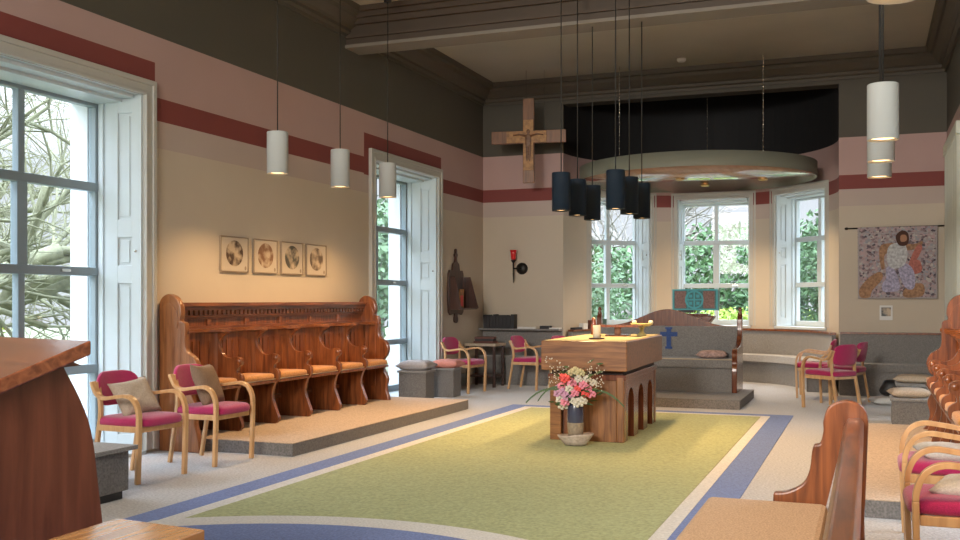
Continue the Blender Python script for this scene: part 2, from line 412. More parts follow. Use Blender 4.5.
# cornice
prof = [(0, 4.72), (.03, 4.72), (.03, 4.76), (.07, 4.78), (.07, 4.82), (.12, 4.84), (.2, 4.92), (.22, 4.97), (.28, 4.98), (.30, 5.05), (0, 5.05)]
m = MB()
m.prism([(XL + a, z) for a, z in prof], YF, YB, 'XZ'); m.prism([(XR - a, z) for a, z in prof], YF, YB, 'XZ')
m.prism([(YB - a, z) for a, z in prof], XL, XR, 'YZ')
struct(m.done('trim_3', 'cornice'))
prof2 = [(-.26, 4.60), (-.24, 4.60)]
def beam(y, n):
    m = MB(); m.box(XL, XR, y - .16, y + .16, 4.62, 5.05)
    for a, z0, z1 in ((.20, 4.70, 4.74), (.22, 4.86, 4.93), (.28, 4.93, 4.99), (.34, 4.99, 5.05)): m.box(XL, XR, y - a, y + a, z0, z1)
    struct(m.done('trim_%d' % n, 'beam'))
    struct(MB().box(XL, XR, y - .19, y + .19, 4.58, 4.62).done('trim_%d' % (n + 1), 'beam_under'))
beam(11.35, 4); beam(4.6, 6)
# skirting
m = MB()
y = YF
for yc, h in WY: m.box(XL, XL + .02, y, yc - h, 0, .2); y = yc + h
m.box(XL, XL + .02, y, YB, 0, .2); struct(m.done('baseboard_left', 'trim'))
m = MB(); y = YF
for yc, h in WY: m.box(XR - .02, XR, y, yc - h, 0, .2); y = yc + h
m.box(XR - .02, XR, y, YB, 0, .2); struct(m.done('baseboard_right', 'trim'))

# windows: local x along the wall, y outward, z up
def window(n, c, ang, halfw, z0, z1, surr, depth, split=True, slope=0, knob=True):
    """c: centre of opening on the wall face; ang: direction local +y (outward) points to"""
    e = bpy.data.objects.new('window_%d' % n, None); COL.objects.link(e); e['kind'] = 'structure'
    e.location = (c[0], c[1], 0); e.rotation_euler = (0, 0, ang - math.pi / 2)
    w = halfw
    # surround
    a = MB()
    for k, (i, o_, d) in enumerate(((0, surr, .035), (surr * .66, surr, .05), (.0, .03, .045))):
        a.box(-w - o_, -w - i, -d, 0, z0, z1 + o_); a.box(w + i, w + o_, -d, 0, z0, z1 + o_); a.box(-w - o_, w + o_, -d, 0, z1 + i, z1 + o_)
    a.done('architrave', 'trim', e, .006)
    # splayed linings with panelled shutters
    gw = w + .005; ds = depth - .14
    for sgn in (-1, 1):
        def T(v, sgn=sgn):   # v.x along lining depth, v.y off its face, v.z
            p0 = Vector((sgn * w, 0)); p1 = Vector((sgn * (w - .03), ds)); d = (p1 - p0).normalized(); nn = Vector((-sgn * d.y, sgn * d.x))
            q = p0 + d * v[0] + nn * v[1]; return (q.x, q.y, v[2])
        D = ds; s = MB()
        s.box(0, D, -.04, .002, z0, z1, T)
        hz = z1 - z0; cuts = [(z0, z0 + .14), (z0 + hz * .47, z0 + hz * .52), (z0 + hz * .60, z0 + hz * .65), (z1 - .16, z1)]
        for a0, a1 in ((0, D * .26), (D * .66, D)): s.box(a0, a1, 0, .022, z0, z1, T)
        for a0, a1 in cuts: s.box(D * .26, D * .66, 0, .021, a0, a1, T)
        for a0, a1 in ((cuts[0][1], cuts[1][0]), (cuts[1][1], cuts[2][0]), (cuts[2][1], cuts[3][0])):
            s.box(D * .34, D * .58, 0, .014, a0 + .03, a1 - .03, T)
        sh = s.done('shutter', 'white', e, .003)
        if knob: MB().squad((0, 0, 0), (.014, .014, .014), 1, 10, 6, lambda v, T=T: T((v[0] + .05, v[1] + .035, v[2] + z0 + hz * .56))).done('knob', 'chrome', sh)
        b_ = MB(); xa, xb = sorted((sgn * (w - .03), sgn * (w + .03))); b_.box(xa, xb, ds, depth - .035, z0, z1); xa, xb = sorted((sgn * (w - .05), sgn * (w - .02))); b_.box(xa, xb, ds + .03, ds + .07, z0, z1)
        b_.done('sash_box', 'white', e, .004)
    s = MB(); s.box(-w - .008, w + .008, 0, depth, z1, z1 + .05); s.box(-w + .05, w - .05, .06, depth, z1 - .03, z1); s.box(-w - .005, w + .005, .2, depth - .04, z1 - .06, z1 - .03)
    s.box(-w - .02, w + .02, -.03, depth, z0 - .04, z0 + .0)
    s.done('lining', 'white', e, .003)
    # sash frame
    f = MB(); y0, y1 = depth - .03, depth + .05; ft = z1 - .02; fb = z0
    f.box(-gw, -gw + .06, y0, y1, fb, ft); f.box(gw - .06, gw, y0, y1, fb, ft); f.box(-gw, gw, y0, y1, ft - .07, ft); f.box(-gw, gw, y0, y1, fb, fb + .09)
    f.box(-.035, .035, y0 + .01, y1, fb, ft)
    rails = [z for z in (.77, 1.66, 2.44) if fb + .3 < z < ft - .3]
    for z in rails: f.box(-gw, gw, y0 - .01, y1, z - .04, z + .04)
    if len(rails) > 1: f.box(-.055, .055, y0, y1, rails[-2], rails[-1])
    fr = f.done('window_frame', 'frame' if split else 'white', e, .006)
    for z in rails[-2:-1]:
        MB().box(gw * .45, gw * .45 + .1, y0 - .035, y0 - .01, z - .01, z + .015).done('catch', 'chrome', fr)
    MB().box(-gw + .02, gw - .02, depth + .01, depth + .016, fb + .02, ft - .02).done('pane', 'glass', e)
    # soft daylight sampling portal just outside the glass (adds no light of its own)
    l = bpy.data.lights.new('window_portal', 'AREA'); l.shape = 'RECTANGLE'; l.size = 2 * gw; l.size_y = ft - fb; l.cycles.is_portal = True
    lo = bpy.data.objects.new('window_portal', l); COL.objects.link(lo); lo.parent = e; lo.location = (0, depth + .08, (ft + fb) / 2); lo.rotation_euler = (R(-90), 0, 0)
    return e
n = 1
for yc, h in WY:
    window(n, (XL, yc), math.pi, h - .17, .03, 3.27, .14, .52); n += 1
for yc, h in WY:
    window(n, (XR, yc), 0, h - .17, .03, 3.27, .14, .52); n += 1
for tc_, h_ in BW:
    rr = BR * math.cos(R(HB)) + .02
    window(n, arc(tc_, rr), R(tc_), BR * math.sin(R(HB)) - .02, .95, 3.2, .12, .42, split=False); n += 1

# ------------------------------------------------------------------ outside
struct(MB().box(-60, 40, -30, 70, -.75, -.7).done('ground', 'grass'))
def grow(m, p, d, r, ln, lev, rnd, tips, segs=3, droop=0.0, kids=(3, 4), spread=.75, lim=1e9):
    pts = [p]; rs = [r]; q = Vector(p); dd = Vector(d)
    for i in range(segs):
        dd = (dd + Vector((rnd.uniform(-1, 1), rnd.uniform(-1, 1), rnd.uniform(-.7, .7) - droop)) * .22).normalized()
        if q.x + ln > lim: dd = (dd + Vector((-1.2, 0, .1))).normalized()
        q = q + dd * ln / segs
        if q.x > lim: break
        pts.append(tuple(q)); rs.append(r * (1 - .38 * (i + 1) / segs))
    if len(pts) < 2: return
    segs = len(pts) - 1
    m.tube(pts, rs, 5 if lev > 2 else 4)
    if lev == 0: tips.append((q, dd)); return
    for k in range(rnd.randint(*kids)):
        i = rnd.randint(1, segs); f = Vector(pts[i])
        nd = (dd + Vector((rnd.uniform(-1, 1), rnd.uniform(-1, 1), rnd.uniform(-.7, .9))) * spread).normalized()
        grow(m, tuple(f), nd, rs[i] * rnd.uniform(.5, .75), ln * rnd.uniform(.6, .85), lev - 1, rnd, tips, 3, droop, kids, spread, lim)
def bare_tree(name, label, loc, seed, h, r, lev, matn, spread=.8, group=None, lim=1e9):
    rnd = random.Random(seed); m = MB(); tips = []
    top = h * .22; m.tube([(0, 0, -.1), (0, 0, top * .5), (.05, 0, top)], [r * 1.25, r, r * .9], 8)
    for k in range(6):
        a = k * 1.05 + rnd.random(); up = rnd.uniform(.15, 1.1)
        grow(m, (0, 0, top * rnd.uniform(.45, 1)), Vector((math.cos(a), math.sin(a), up)).normalized(), r * .6, h * .32, lev, rnd, tips, 3, .05, (3, 4), spread, lim)
    o = m.done(name, matn, None, merge=False, recalc=False); o.location = loc
    return tag(o, label, 'tree', group)
bare_tree('bare_tree', 'large bare winter tree with mossy branches outside the front left window', (-13.6, 10.6, -.72), 3, 9, .36, 5, 'bark', .85, lim=5.6)
bare_tree('bare_tree', 'bare tree with a pale trunk farther off beyond the front left window', (-21.5, 13.0, -.72), 11, 10, .34, 5, 'bark', .8, lim=4.5)
bare_tree('bare_tree', 'bare tree with thin dark branches above the hedge outside the middle bay window', (-8.0, 36, -.72), 5, 11, .3, 4, 'bark2', .8)
bare_tree('bare_tree', 'slender bare tree seen highest and smallest beyond the front left window', (-27, 21.0, -.72), 17, 11, .34, 4, 'bark', .8)
def leafball(m, c, h, n, rnd, size, shell=.55):
    for i in range(n):
        v = Vector((rnd.gauss(0, 1), rnd.gauss(0, 1), rnd.gauss(0, 1))).normalized() * rnd.uniform(shell, 1.0)
        nz = 1 + .25 * noise.noise(v * 2.3 + Vector(c))
        p = Vector(c) + Vector((v.x * h[0], v.y * h[1], v.z * h[2])) * nz
        a = Vector((rnd.uniform(-1, 1), rnd.uniform(-1, 1), rnd.uniform(-1, 1))).normalized(); b = a.orthogonal().normalized(); s = size * rnd.uniform(.6, 1.3)
        m.poly([tuple(p - a * s), tuple(p + b * s * .45), tuple(p + a * s), tuple(p - b * s * .45)], [(0, 1, 2, 3)])
def shrub(label, loc, h, n, size, seed, matn, name='leafy_shrub', cat='shrub', lobes=5):
    rnd = random.Random(seed); root = thing(name, label, cat, loc)
    m = MB()
    for k in range(lobes):
        leafball(m, (rnd.uniform(-.4, .4) * h[0], rnd.uniform(-.4, .4) * h[1], h[2] * rnd.uniform(.7, 1.35)), (h[0] * .75, h[1] * .75, h[2] * .6), n // lobes, rnd, size)
    m.done('foliage', matn, root, merge=False, recalc=False)
    s = MB()
    for k in range(5): s.tube([(0, 0, 0), (rnd.uniform(-.3, .3) * h[0], rnd.uniform(-.3, .3) * h[1], h[2] * 1.2)], [.06, .02], 5)
    s.done('stem', 'bark2', root, merge=False)
    return root
shrub('tall dark leafy shrub close outside the left bay window', (-6.3, 22.3, -.72), (1.5, 1.2, 1.9), 4200, .075, 1, 'foliage_m')
shrub('round leafy shrub outside the left bay window, lower than its neighbour', (-8.0, 25.0, -.72), (1.9, 1.5, 1.7), 3600, .09, 2, 'foliage')
shrub('tall evergreen standing outside the right bay window', (-1.1, 22.3, -.72), (1.5, 1.2, 2.2), 5600, .07, 3, 'foliage')
shrub('yellow green clipped hedge outside the middle bay window', (-4.0, 27.5, -.72), (3.4, 1.0, 1.05), 6500, .08, 4, 'foliage_y', 'garden_hedge', 'hedge', 7)
shrub('broad dark evergreen hedge behind the yellow green hedge', (-5.0, 33.5, -.72), (6.0, 1.6, 2.5), 8000, .12, 5, 'foliage', 'garden_hedge', 'hedge', 9)
shrub('broad green shrub seen through the narrow left wall window', (-13.0, 25.5, -.72), (2.6, 3.0, 3.0), 5500, .13, 6, 'foliage_m', lobes=7)
shrub('low grassy bank of shrubs below the bare trees outside the left wall', (-32, 20.0, -.72), (4.0, 9.0, .8), 5000, .15, 8, 'foliage_y', 'garden_hedge', 'hedge', 9)
fe = thing('garden_fence', 'white post and rail fence outside the middle bay window', 'fence', (-4.5, 23.0, -.7))
for i in range(5): MB().box(-1.6 + i * .8 - .05, -1.6 + i * .8 + .05, -.05, .05, 0, 1.15).done('post', 'outer', fe)
for z in (.45, .85, 1.05): MB().box(-1.6, 1.6, -.02, .02, z - .04, z + .04).done('rail', 'outer', fe)

# ------------------------------------------------------------------ carpets and platforms
rug = thing('inlaid_carpet', 'olive green carpet with pale stripe, blue border and blue round inlay, under the altar', 'carpet')
MB().box(-4.42, -.84, 1.6, 12.62, 0, .006).done('border', 'blue', rug)
MB().box(-4.18, -1.09, 1.9, 12.40, 0, .010).done('stripe', 'offwhite', rug)
MB().box(-4.05, -1.19, 2.0, 12.28, 0, .014).done('field', 'green', rug)
def disc(r, z, cx=-2.72, cy=3.40): return [(max(-4.18, min(-1.10, cx + r * math.cos(a))), cy + r * math.sin(a)) for a in [2 * math.pi * k / 96 for k in range(96)]]
def clean(P):
    o = []
    for p in P:
        if not o or (Vector(p) - Vector(o[-1])).length > 1e-4: o.append(p)
    return o
MB().prism(clean(disc(2.26, 0)), 0, .017, 'XY').done('ring', 'offwhite', rug)
MB().prism(clean(disc(2.02, 0)), 0, .020, 'XY').done('roundel', 'blue', rug)
def platform(label, x0, x1, y0, y1, h=.12, top='carpet_tan', side='carpet_dark', name='low_platform'):
    t = thing(name, label, 'platform', ((x0 + x1) / 2, (y0 + y1) / 2, 0)); a, b = (x1 - x0) / 2, (y1 - y0) / 2
    MB().box(-a, a, -b, b, 0, h - .006).done('riser', side, t); MB().box(-a - .004, a + .004, -b - .004, b + .004, h - .006, h).done('deck', top, t)
    return t
platform('low tan carpeted platform under the stalls on the left wall', XL + .02, -4.79, 7.72, 11.93)
platform('low tan carpeted platform under the stalls on the right', -.29, XR - .02, 6.9, 11.15)
platform('low grey carpeted platform under the presider bench', -3.95, -1.52, 13.05, 14.75, top='carpet_dark')

# ------------------------------------------------------------------ choir stalls
def stalls(label, x0, sgn, y0, n, sp, zb=.12, near_floor=0.0):
    root = thing('choir_stalls', label, 'choir stalls', (x0, y0, zb))
    L = n * sp
    def T(v): return (sgn * v[0], v[1], v[2] - zb)
    # back: boards, rails, dentils
    m = MB(); m.box(0, .04, 0, L, zb, 1.34, T); m.done('back_panel', 'stall', root)
    m = MB(); m.box(0, .13, 0, L, 1.34, 1.375, T); m.box(0, .10, 0, L, 1.30, 1.34, T); m.box(.04, .075, 0, L, 1.235, 1.25, T)
    k = int(L / .075)
    for i in range(k): m.box(.04, .085, (i + .2) * L / k, (i + .8) * L / k, 1.255, 1.30, T)
    m.box(.04, .06, 0, L, 1.215, 1.235, T); m.box(.04, .06, 0, L, 1.12, 1.145, T)
    for i in range(n + 1): m.box(.04, .06, max(0, i * sp - .03), min(L, i * sp + .03), 1.14, 1.22, T)
    m.done('carved_cornice', 'stall_y', root, .003)
    # scalloped capping
    P = [(0.03, 0)]
    for i in range(n):
        for j in range(13):
            u = j / 12; P.append((.13 + .18 * abs(2 * u - 1) ** 2.2, i * sp + u * sp))
    P.append((.03, L))
    m = MB(); m.prism(clean([(a, b) for a, b in P]), 1.085, 1.12, 'XY', T); m.done('capping', 'stall_y', root, .004)
    # concave seat backs
    for i in range(n):
        a = []; b = []
        for j in range(13):
            u = j / 12; d = .10 + .09 * abs(2 * u - 1) ** 2.5
            a.append((d, (i + u) * sp)); b.append((d - .03, (i + u) * sp))
        m = MB(); m.prism(a + b[::-1], .62, 1.085, 'XY', T)
        for j in range(1, 6): m.box(.075, .108 + .09 * abs(2 * j / 6 - 1) ** 2.5, (i + j / 6) * sp - .004, (i + j / 6) * sp + .004, .66, 1.0, T)
        m.done('seat_back', 'stall', root)
    div = smooth_path([(.42, zb), (.455, .17), (.42, .27), (.375, .40), (.40, .52), (.45, .59), (.455, .65), (.43, .68), (.40, .70), (.41, .74), (.445, .77), (.445, .82), (.39, .845), (.32, .83), (.25, .85), (.20, .92), (.185, .99), (.23, 1.05), (.30, 1.085)], 4)
    for i in range(1, n):
        m = MB(); m.prism([(.02, zb), *div, (.02, 1.085)], i * sp - .024, i * sp + .024, 'XZ', T); d = m.done('divider', 'stall', root, .008)
        MB().lathe([(0, -.03), (.022, -.03), (.034, -.015), (.034, .015), (.022, .03), (0, .03)], 14, T=lambda v, i=i: T((.41 + v[0], i * sp + v[2], .80 + v[1]))).done('elbow_knob', 'stall', d)
    end = smooth_path([(.0, 1.36), (.03, 1.42), (.10, 1.455), (.18, 1.43), (.235, 1.36), (.25, 1.27), (.235, 1.21), (.285, 1.185), (.295, 1.10), (.295, .98), (.32, .92), (.39, .87), (.43, .79), (.41, .70), (.36, .63), (.365, .52), (.42, .40), (.40, .27), (.43, .16), (.46, near_floor)], 4)
    for yy, z0 in ((0, near_floor), (L, near_floor)):
        m = MB(); m.prism([(0, z0), *[(a, max(b, z0)) for a, b in end]], yy - .035, yy + .035, 'XZ', T); e = m.done('end_panel', 'oak_end' if yy == 0 else 'stall', root, .01)
        m = MB(); m.prism([(a * .8 + .02, .25 + (b - .25) * .93) for a, b in end[:30]] + [(.25, .3), (.03, .3)], yy - .041, yy + .041, 'XZ', T); m.done('raised_moulding', 'oak_end' if yy == 0 else 'stall', e, .003)
    # seats
    for i in range(n):
        st = MB(); st.box(.10, .435, i * sp + .026, (i + 1) * sp - .026, .545, .575, T); sb = st.done('seat_board', 'stall', root, .006)
        MB().squad((.275, (i + .5) * sp, .61), (.165, sp / 2 - .03, .037), .25, 24, 10, T).done('seat_cushion', 'cushion_seat', root)
        m = MB(); m.tube([(.11, i * sp + .04, .585), (.43, i * sp + .04, .585), (.43, (i + 1) * sp - .04, .585), (.11, (i + 1) * sp - .04, .585)], .006, 6, T); m.done('piping', 'piping', sb)
        MB().box(.04, .08, i * sp, (i + 1) * sp, .32, .36, T).done('lower_rail', 'stall_y', root)
    return root
stalls('carved chestnut choir stalls with six cushioned seats against the left wall', XL + .015, 1, 7.62, 6, .65)
stalls('carved chestnut choir stalls on the right, beyond the two armchairs', .97, -1, 6.98, 6, .645, near_floor=.12)

# ------------------------------------------------------------------ armchairs (face local +x)
def make_chair(label, group, fab='magenta'):
    t = thing('armchair', label, 'chair', group=group)
    hw = .255
    for s in (-1, 1):
        y0, y1 = s * hw - .022, s * hw + .022
        fl = smooth_path([(.235, 0), (.245, .25), (.25, .45), (.245, .55), (.205, .63), (.13, .665), (.02, .655), (-.10, .64), (-.17, .665), (-.215, .735), (-.225, .765)], 5)
        # front leg sweeping into the arm
        cut = [p for p in fl if p[1] < .50 and p[0] > .1]; arm = [cut[-1]] + [p for p in fl if not (p[1] < .50 and p[0] > .1)]
        MB().ribbon(cut, .030, y0, y1).done('leg', 'beech', t, .006)
        MB().ribbon(arm, .028, y0, y1).done('armrest', 'beech', t, .006)
        rl = smooth_path([(-.275, 0), (-.235, .22), (-.20, .42), (-.185, .52), (-.195, .64), (-.225, .76)], 5)
        yy = s * (hw - .045)
        MB().ribbon(rl, .030, yy - .018, yy + .018).done('leg', 'beech', t, .006)
    m = MB(); m.box(-.20, .23, -hw + .02, -hw + .045, .385, .43); m.box(-.20, .23, hw - .045, hw - .02, .385, .43); m.box(.205, .23, -hw + .02, hw - .02, .385, .425); m.box(-.215, -.19, -hw + .05, hw - .05, .385, .43)
    m.done('seat_rail', 'beech', t, .004)
    MB().squad((.015, 0, .455), (.265, .232, .042), .3, 32, 12, f=lambda v: Vector((v.x, v.y, v.z + .01 * (v.x > 0) - .25 * max(0, v.x - .2) ** 1 * .6))).done('seat', fab, t)
    def bf(v):
        return Vector((v.x - .13 * (abs(v.y) / .22) ** 2 * -.35 - .16 * (v.z + .12) - 0, v.y * (1 - .12 * (v.z > 0) * (v.z / .13) ** 2), v.z))
    MB().squad((-.235, 0, .70), (.026, .222, .135), .42, 28, 14, f=bf).done('backrest', fab, t)
    return t
C0 = make_chair('beech armchair with magenta seat and taupe cushion, in front of the large window at left', 'magenta armchairs')
C0.location = (-5.38, 6.40, 0); C0.rotation_euler = (0, 0, R(-4))
dup(C0, (-5.33, 7.27, 0), R(-2), 'beech armchair with magenta seat and brown cushion, beside the near end of the left stalls')
dup(C0, (-5.74, 14.08, 0), R(-8), 'beech armchair with magenta seat beside the salmon cushioned hassock, by the left wall')
dup(C0, (-4.98, 15.02, 0), R(-8), 'beech armchair with magenta seat between the small table and the altar')
dup(C0, (-4.35, 15.15, 0), R(-20), 'armchair mostly hidden behind the altar, only the top of its magenta back showing')
dup(C0, (-.44, 13.73, 0), R(141), 'beech armchair with magenta seat seen from behind, nearest of the three at the bay corner')
dup(C0, (-.70, 15.22, 0), R(178), 'beech armchair with magenta seat, leftmost of the three at the bay corner')
dup(C0, (-.30, 14.55, 0), R(165), 'beech armchair behind the one seen from behind, its magenta back edge showing at right')
dup(C0, (.44, 5.15, 0), R(182), 'beech armchair with magenta seat at the right edge, nearest the camera')
dup(C0, (.44, 6.28, 0), R(180), 'beech armchair with magenta seat at the right edge, second from the camera')

# loose cushions
def pil(label, matn, loc, rot, w=.40, d=.40, h=.13, name='throw_cushion'):
    o = MB().pillow(w, d, h).done(name, matn); o.location = loc; o.rotation_euler = rot
    return tag(o, label, 'cushion')
pil('taupe cushion leaning in the armchair in front of the large window', 'taupe', (-5.45, 6.44, .625), (R(12), R(56), R(-4)), .33, .36, .13)
pil('brown cushion leaning in the armchair beside the left stalls', 'brownc', (-5.38, 7.29, .655), (R(-6), R(68), R(4)), .40, .38, .13)
pil('white cushion lying on the second armchair from the camera', 'palec', (.44, 6.28, .53), (0, R(3), R(10)), .36, .34, .10)
pil('pale cream cushion lying on the nearest armchair at right', 'palec', (.46, 5.18, .53), (0, R(-3), R(-12)), .34, .34, .10)

# ------------------------------------------------------------------ benches round the back wall and bay
def benchrun(label, path, zc=.92, depth=.48, seatmat='bench', cap=True):
    """path: wall-face points; room side to the right-hand normal given by inward()"""
    root = thing('wall_bench', label, 'bench', (path[0][0], path[0][1], 0)); ox, oy = path[0]
    def off(d):
        out = []
        for i, p in enumerate(path):
            a = Vector(path[max(i - 1, 0)]); b = Vector(path[min(i + 1, len(path) - 1)]); t = (b - a).normalized(); nn = Vector((t.y, -t.x))
            q = Vector(p) + nn * d; out.append((q.x - ox, q.y - oy))
        return out
    def slab(d0, d1, z0, z1, name, mt, bev=0):
        A, B = off(d0), off(d1); m = MB()
        for i in range(len(path) - 1): m.prism([A[i], A[i + 1], B[i + 1], B[i]], z0, z1, 'XY')
        bmesh.ops.remove_doubles(m.b, verts=m.b.verts, dist=1e-4)
        dead = [f for f in m.b.faces if all(len(e.link_faces) > 2 for e in f.edges)]
        m.done(name, mt, root, bev)
    slab(.01, .07, 0, zc - .03, 'back_panel', 'bench'); slab(.005, .10, zc - .03, zc, 'cap_rail', 'stall_y')
    slab(.07, depth - .05, 0, .36, 'base', 'bench'); slab(.07, depth, .36, .47, 'seat', seatmat)
    return root
benchrun('grey upholstered bench along the back wall left of the bay', [(XL + .02, YB), (BC[0] - BR, YB)])
benchrun('curved upholstered bench with pale seat running round the bay below the windows', [arc(t, BR * .985 - .0) for t in range(176, -1, -4)], seatmat='bench_lt', zc=.90)
benchrun('grey upholstered bench with wooden cap rail below the tapestry', [(BC[0] + BR + .02, YB), (XR - .02, YB)])

# ------------------------------------------------------------------ presider bench
pb = thing('presider_bench', 'grey upholstered bench with arched wooden back and blue cross, behind the altar', 'bench', (-2.74, 14.35, .12))
hw = 1.03
arch = smooth_path([(-hw, .90), (-.85, .905), (-.62, .945), (-.40, 1.03), (-.2, 1.11), (0, 1.145), (.2, 1.11), (.40, 1.03), (.62, .945), (.85, .905), (hw, .90)], 5)
MB().prism([(-hw, 0), *arch, (hw, 0)], .34, .38, 'XZ').done('back_board', 'altar_red', pb, .006)
MB().box(-hw + .03, hw - .03, .26, .34, .45, .90).done('back_upholstery', 'bench', pb, .01)
MB().box(-hw + .03, hw - .03, -.27, .27, .33, .46).done('seat_cushion', 'bench', pb, .02)
MB().box(-hw + .03, hw - .03, -.22, .34, 0, .33).done('seat_base', 'bench', pb, .005)
MB().tube([(-hw + .03, -.27, .455), (hw - .03, -.27, .455)], .008, 6).done('piping', 'piping', pb)
ep = smooth_path([(-.30, 0), (-.31, .30), (-.27, .42), (-.30, .52), (-.24, .60), (-.10, .62), (.10, .64), (.24, .72), (.29, .85), (.30, 1.00), (.34, 1.06)], 5)
for s in (-1, 1):
    e = MB().prism([*[(a, b) for a, b in ep], (.40, 1.06), (.41, 0)], s * hw - .035, s * hw + .035, 'YZ').done('end_panel', 'altar_red', pb, .008)
    MB().lathe([(0, 0), (.03, 0), (.035, .03), (.018, .06), (.03, .09), (.02, .12), (0, .13)], 14, (s * hw, .36, 1.05)).done('finial', 'altar_red', e)
m = MB(); m.box(-.025, .025, .247, .262, .60, .85); m.box(-.10, .10, .247, .2615, .745, .795)
m.box(-.04, .04, .248, .262, .60, .625); m.box(-.04, .04, .248, .262, .83, .85)
cr = m.done('cross_emblem', 'bluefab', pb); cr.scale = (1.25, 1, 1.25); cr.location = (.03, -.008, -.18)
pil('pinkish beige cushion lying at the right end of the presider bench', 'blush', (-2.05, 14.33, .635), (0, 0, R(6)), .44, .36, .11)

# lectern behind it, with a hanging
lc = thing('lectern', 'wooden lectern standing behind the presider bench at the middle bay window', 'lectern', (-2.46, 15.55, 0))
MB().box(-.08, .08, -.08, .08, .04, 1.02).done('post', 'altar_red', lc, .01)
MB().box(-.25, .25, -.2, .2, 0, .05).done('base', 'altar_red', lc, .01)
m = MB(); m.prism([(-.18, 1.02), (.18, 1.02), (.26, 1.12), (.28, 1.16), (-.28, 1.16), (-.26, 1.12)], -.16, .16, 'XZ'); m.box(-.20, .20, -.17, .17, 1.16, 1.19)
m.done('bracket', 'altar_red', lc, .01)
hd = thing('embroidered_book_box', 'teal box with a turquoise ringed cross on its front, on the lectern', 'box', (-2.46, 15.50, 1.205))
MB().box(-.34, .34, -.10, .14, .04, .36).done('case', 'teal', hd, .006)
MB().box(-.25, -.02, -.13, .1, 0, .04).done('foot', 'black', hd)
for x in (-.22, .21): MB().box(x - .085, x + .085, -.105, -.10, .07, .33).done('side_panel', 'tealbrown', hd)
m = MB()
for k in range(28):
    a0, a1 = 2 * math.pi * k / 28, 2 * math.pi * (k + 1) / 28
    m.prism([(r * math.cos(a) - .01, .2 + r * math.sin(a)) for r, a in ((.115, a0), (.115, a1), (.14, a1), (.14, a0))], -.112, -.10, 'XZ')
m.box(-.13, .11, -.112, -.10, .19, .21); m.box(-.02, 0, -.112, -.10, .08, .32)
for x, z in ((-.065, .145), (.045, .145), (-.065, .255), (.045, .255)): m.box(x - .022, x + .022, -.11, -.10, z - .022, z + .022)
m.done('ringed_cross', 'turq', hd)
m = MB()
for x0, x1, z0, z1 in ((-.34, .34, .04, .06), (-.34, .34, .34, .36), (-.34, -.32, .04, .36), (.32, .34, .04, .36), (-.11, -.10, .06, .34), ): m.box(x0, x1, -.108, -.10, z0, z1)
m.done('piped_border', 'turq', hd)

# ------------------------------------------------------------------ altar
al = thing('altar', 'wooden altar table with thick top and arched sides on the green carpet', 'altar', (-2.60, 10.42, .0145), R(1.5))
ax, ay = .425, 1.02
MB().box(-ax, ax, -ay, ay, .70, .985).done('top_slab', 'altar_x', al, .008)
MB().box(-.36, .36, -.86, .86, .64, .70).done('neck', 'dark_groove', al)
MB().box(-.39, .39, -.90, .90, .60, .655).done('collar', 'altar_red', al, .006)
MB().box(-.24, .31, -.86, .86, 0, .61).done('core', 'altar_red', al)
MB().box(-.20, .30, -.895, -.86, 0, .60).done('front_panel', 'altar', al, .006)
MB().box(-.37, -.255, -.90, -.78, 0, .64).done('corner_post', 'altar_x', al, .01)
MB().box(-.37, -.255, .78, .90, 0, .64).done('corner_post', 'altar_x', al, .01)
MB().box(.30, .375, -.90, -.80, 0, .64).done('corner_post', 'altar', al, .01)
MB().box(.30, .375, .80, .90, 0, .64).done('corner_post', 'altar', al, .01)
for x0, x1 in ((.31, .37), (-.30, -.24)):
    m = MB()
    for k in range(3):
        yc = -.533 + k * .533; w2 = .15; Lp = [(yc - .2667, 0), (yc - w2, 0)] ; Rp = [(yc + .2667, 0), (yc + w2, 0)]
        for j in range(9):
            a_ = math.pi / 2 * j / 8; Lp.append((yc - w2 * math.cos(a_), .36 + .15 * math.sin(a_))); Rp.append((yc + w2 * math.cos(a_), .36 + .15 * math.sin(a_)))
        Lp += [(yc, .60), (yc - .2667, .60)]; Rp += [(yc, .60), (yc + .2667, .60)]
        m.prism(Lp, x0, x1, 'YZ'); m.prism(Rp, x0, x1, 'YZ')
    m.done('arcade_panel', 'altar_red', al)
MB().box(-.40, .40, -.98, .98, .985, .990).done('altar_cloth', 'runner', al)
tag_c = thing('pillar_candle', 'cream pillar candle on a small dish on the altar', 'candle', (-2.55, 9.83, 1.006))
MB().lathe([(0, 0), (.07, 0), (.085, .012), (.04, .016), (0, .016)], 20).done('dish', 'darkwood', tag_c)
MB().lathe([(0, .014), (.038, .014), (.038, .135), (.03, .14), (0, .13)], 20).done('wax', 'wax', tag_c)
MB().tube([(0, 0, .13), (.002, 0, .155)], .002, 5).done('wick', 'black', tag_c)
bs = thing('book_stand', 'wooden missal stand with brass edges at the middle of the altar', 'stand', (-2.55, 10.75, 1.006), R(0))
MB().box(-.12, .12, -.10, .10, 0, .018).done('base', 'altar_red', bs, .004)
MB().box(-.035, .035, -.03, .03, .018, .10).done('stem', 'altar_red', bs, .004)
MB().box(-.25, .25, -.14, .16, .10, .118).done('desk', 'altar_x', bs, .004)
MB().box(-.25, .25, -.15, -.138, .10, .125).done('ledge', 'altar_red', bs)
ch = thing('communion_dish', 'yellow stemmed dish at the back right of the altar', 'dish', (-2.33, 10.95, 1.006))
MB().lathe([(0, 0), (.055, 0), (.05, .015), (.03, .03), (.02, .06), (.03, .09), (.045, .10), (0, .10)], 20).done('stem', 'brasscup', ch)
MB().lathe([(.03, .10), (.08, .105), (.12, .125), (.125, .135), (.11, .13), (.03, .112)], 24).done('bowl', 'brasscup', ch)
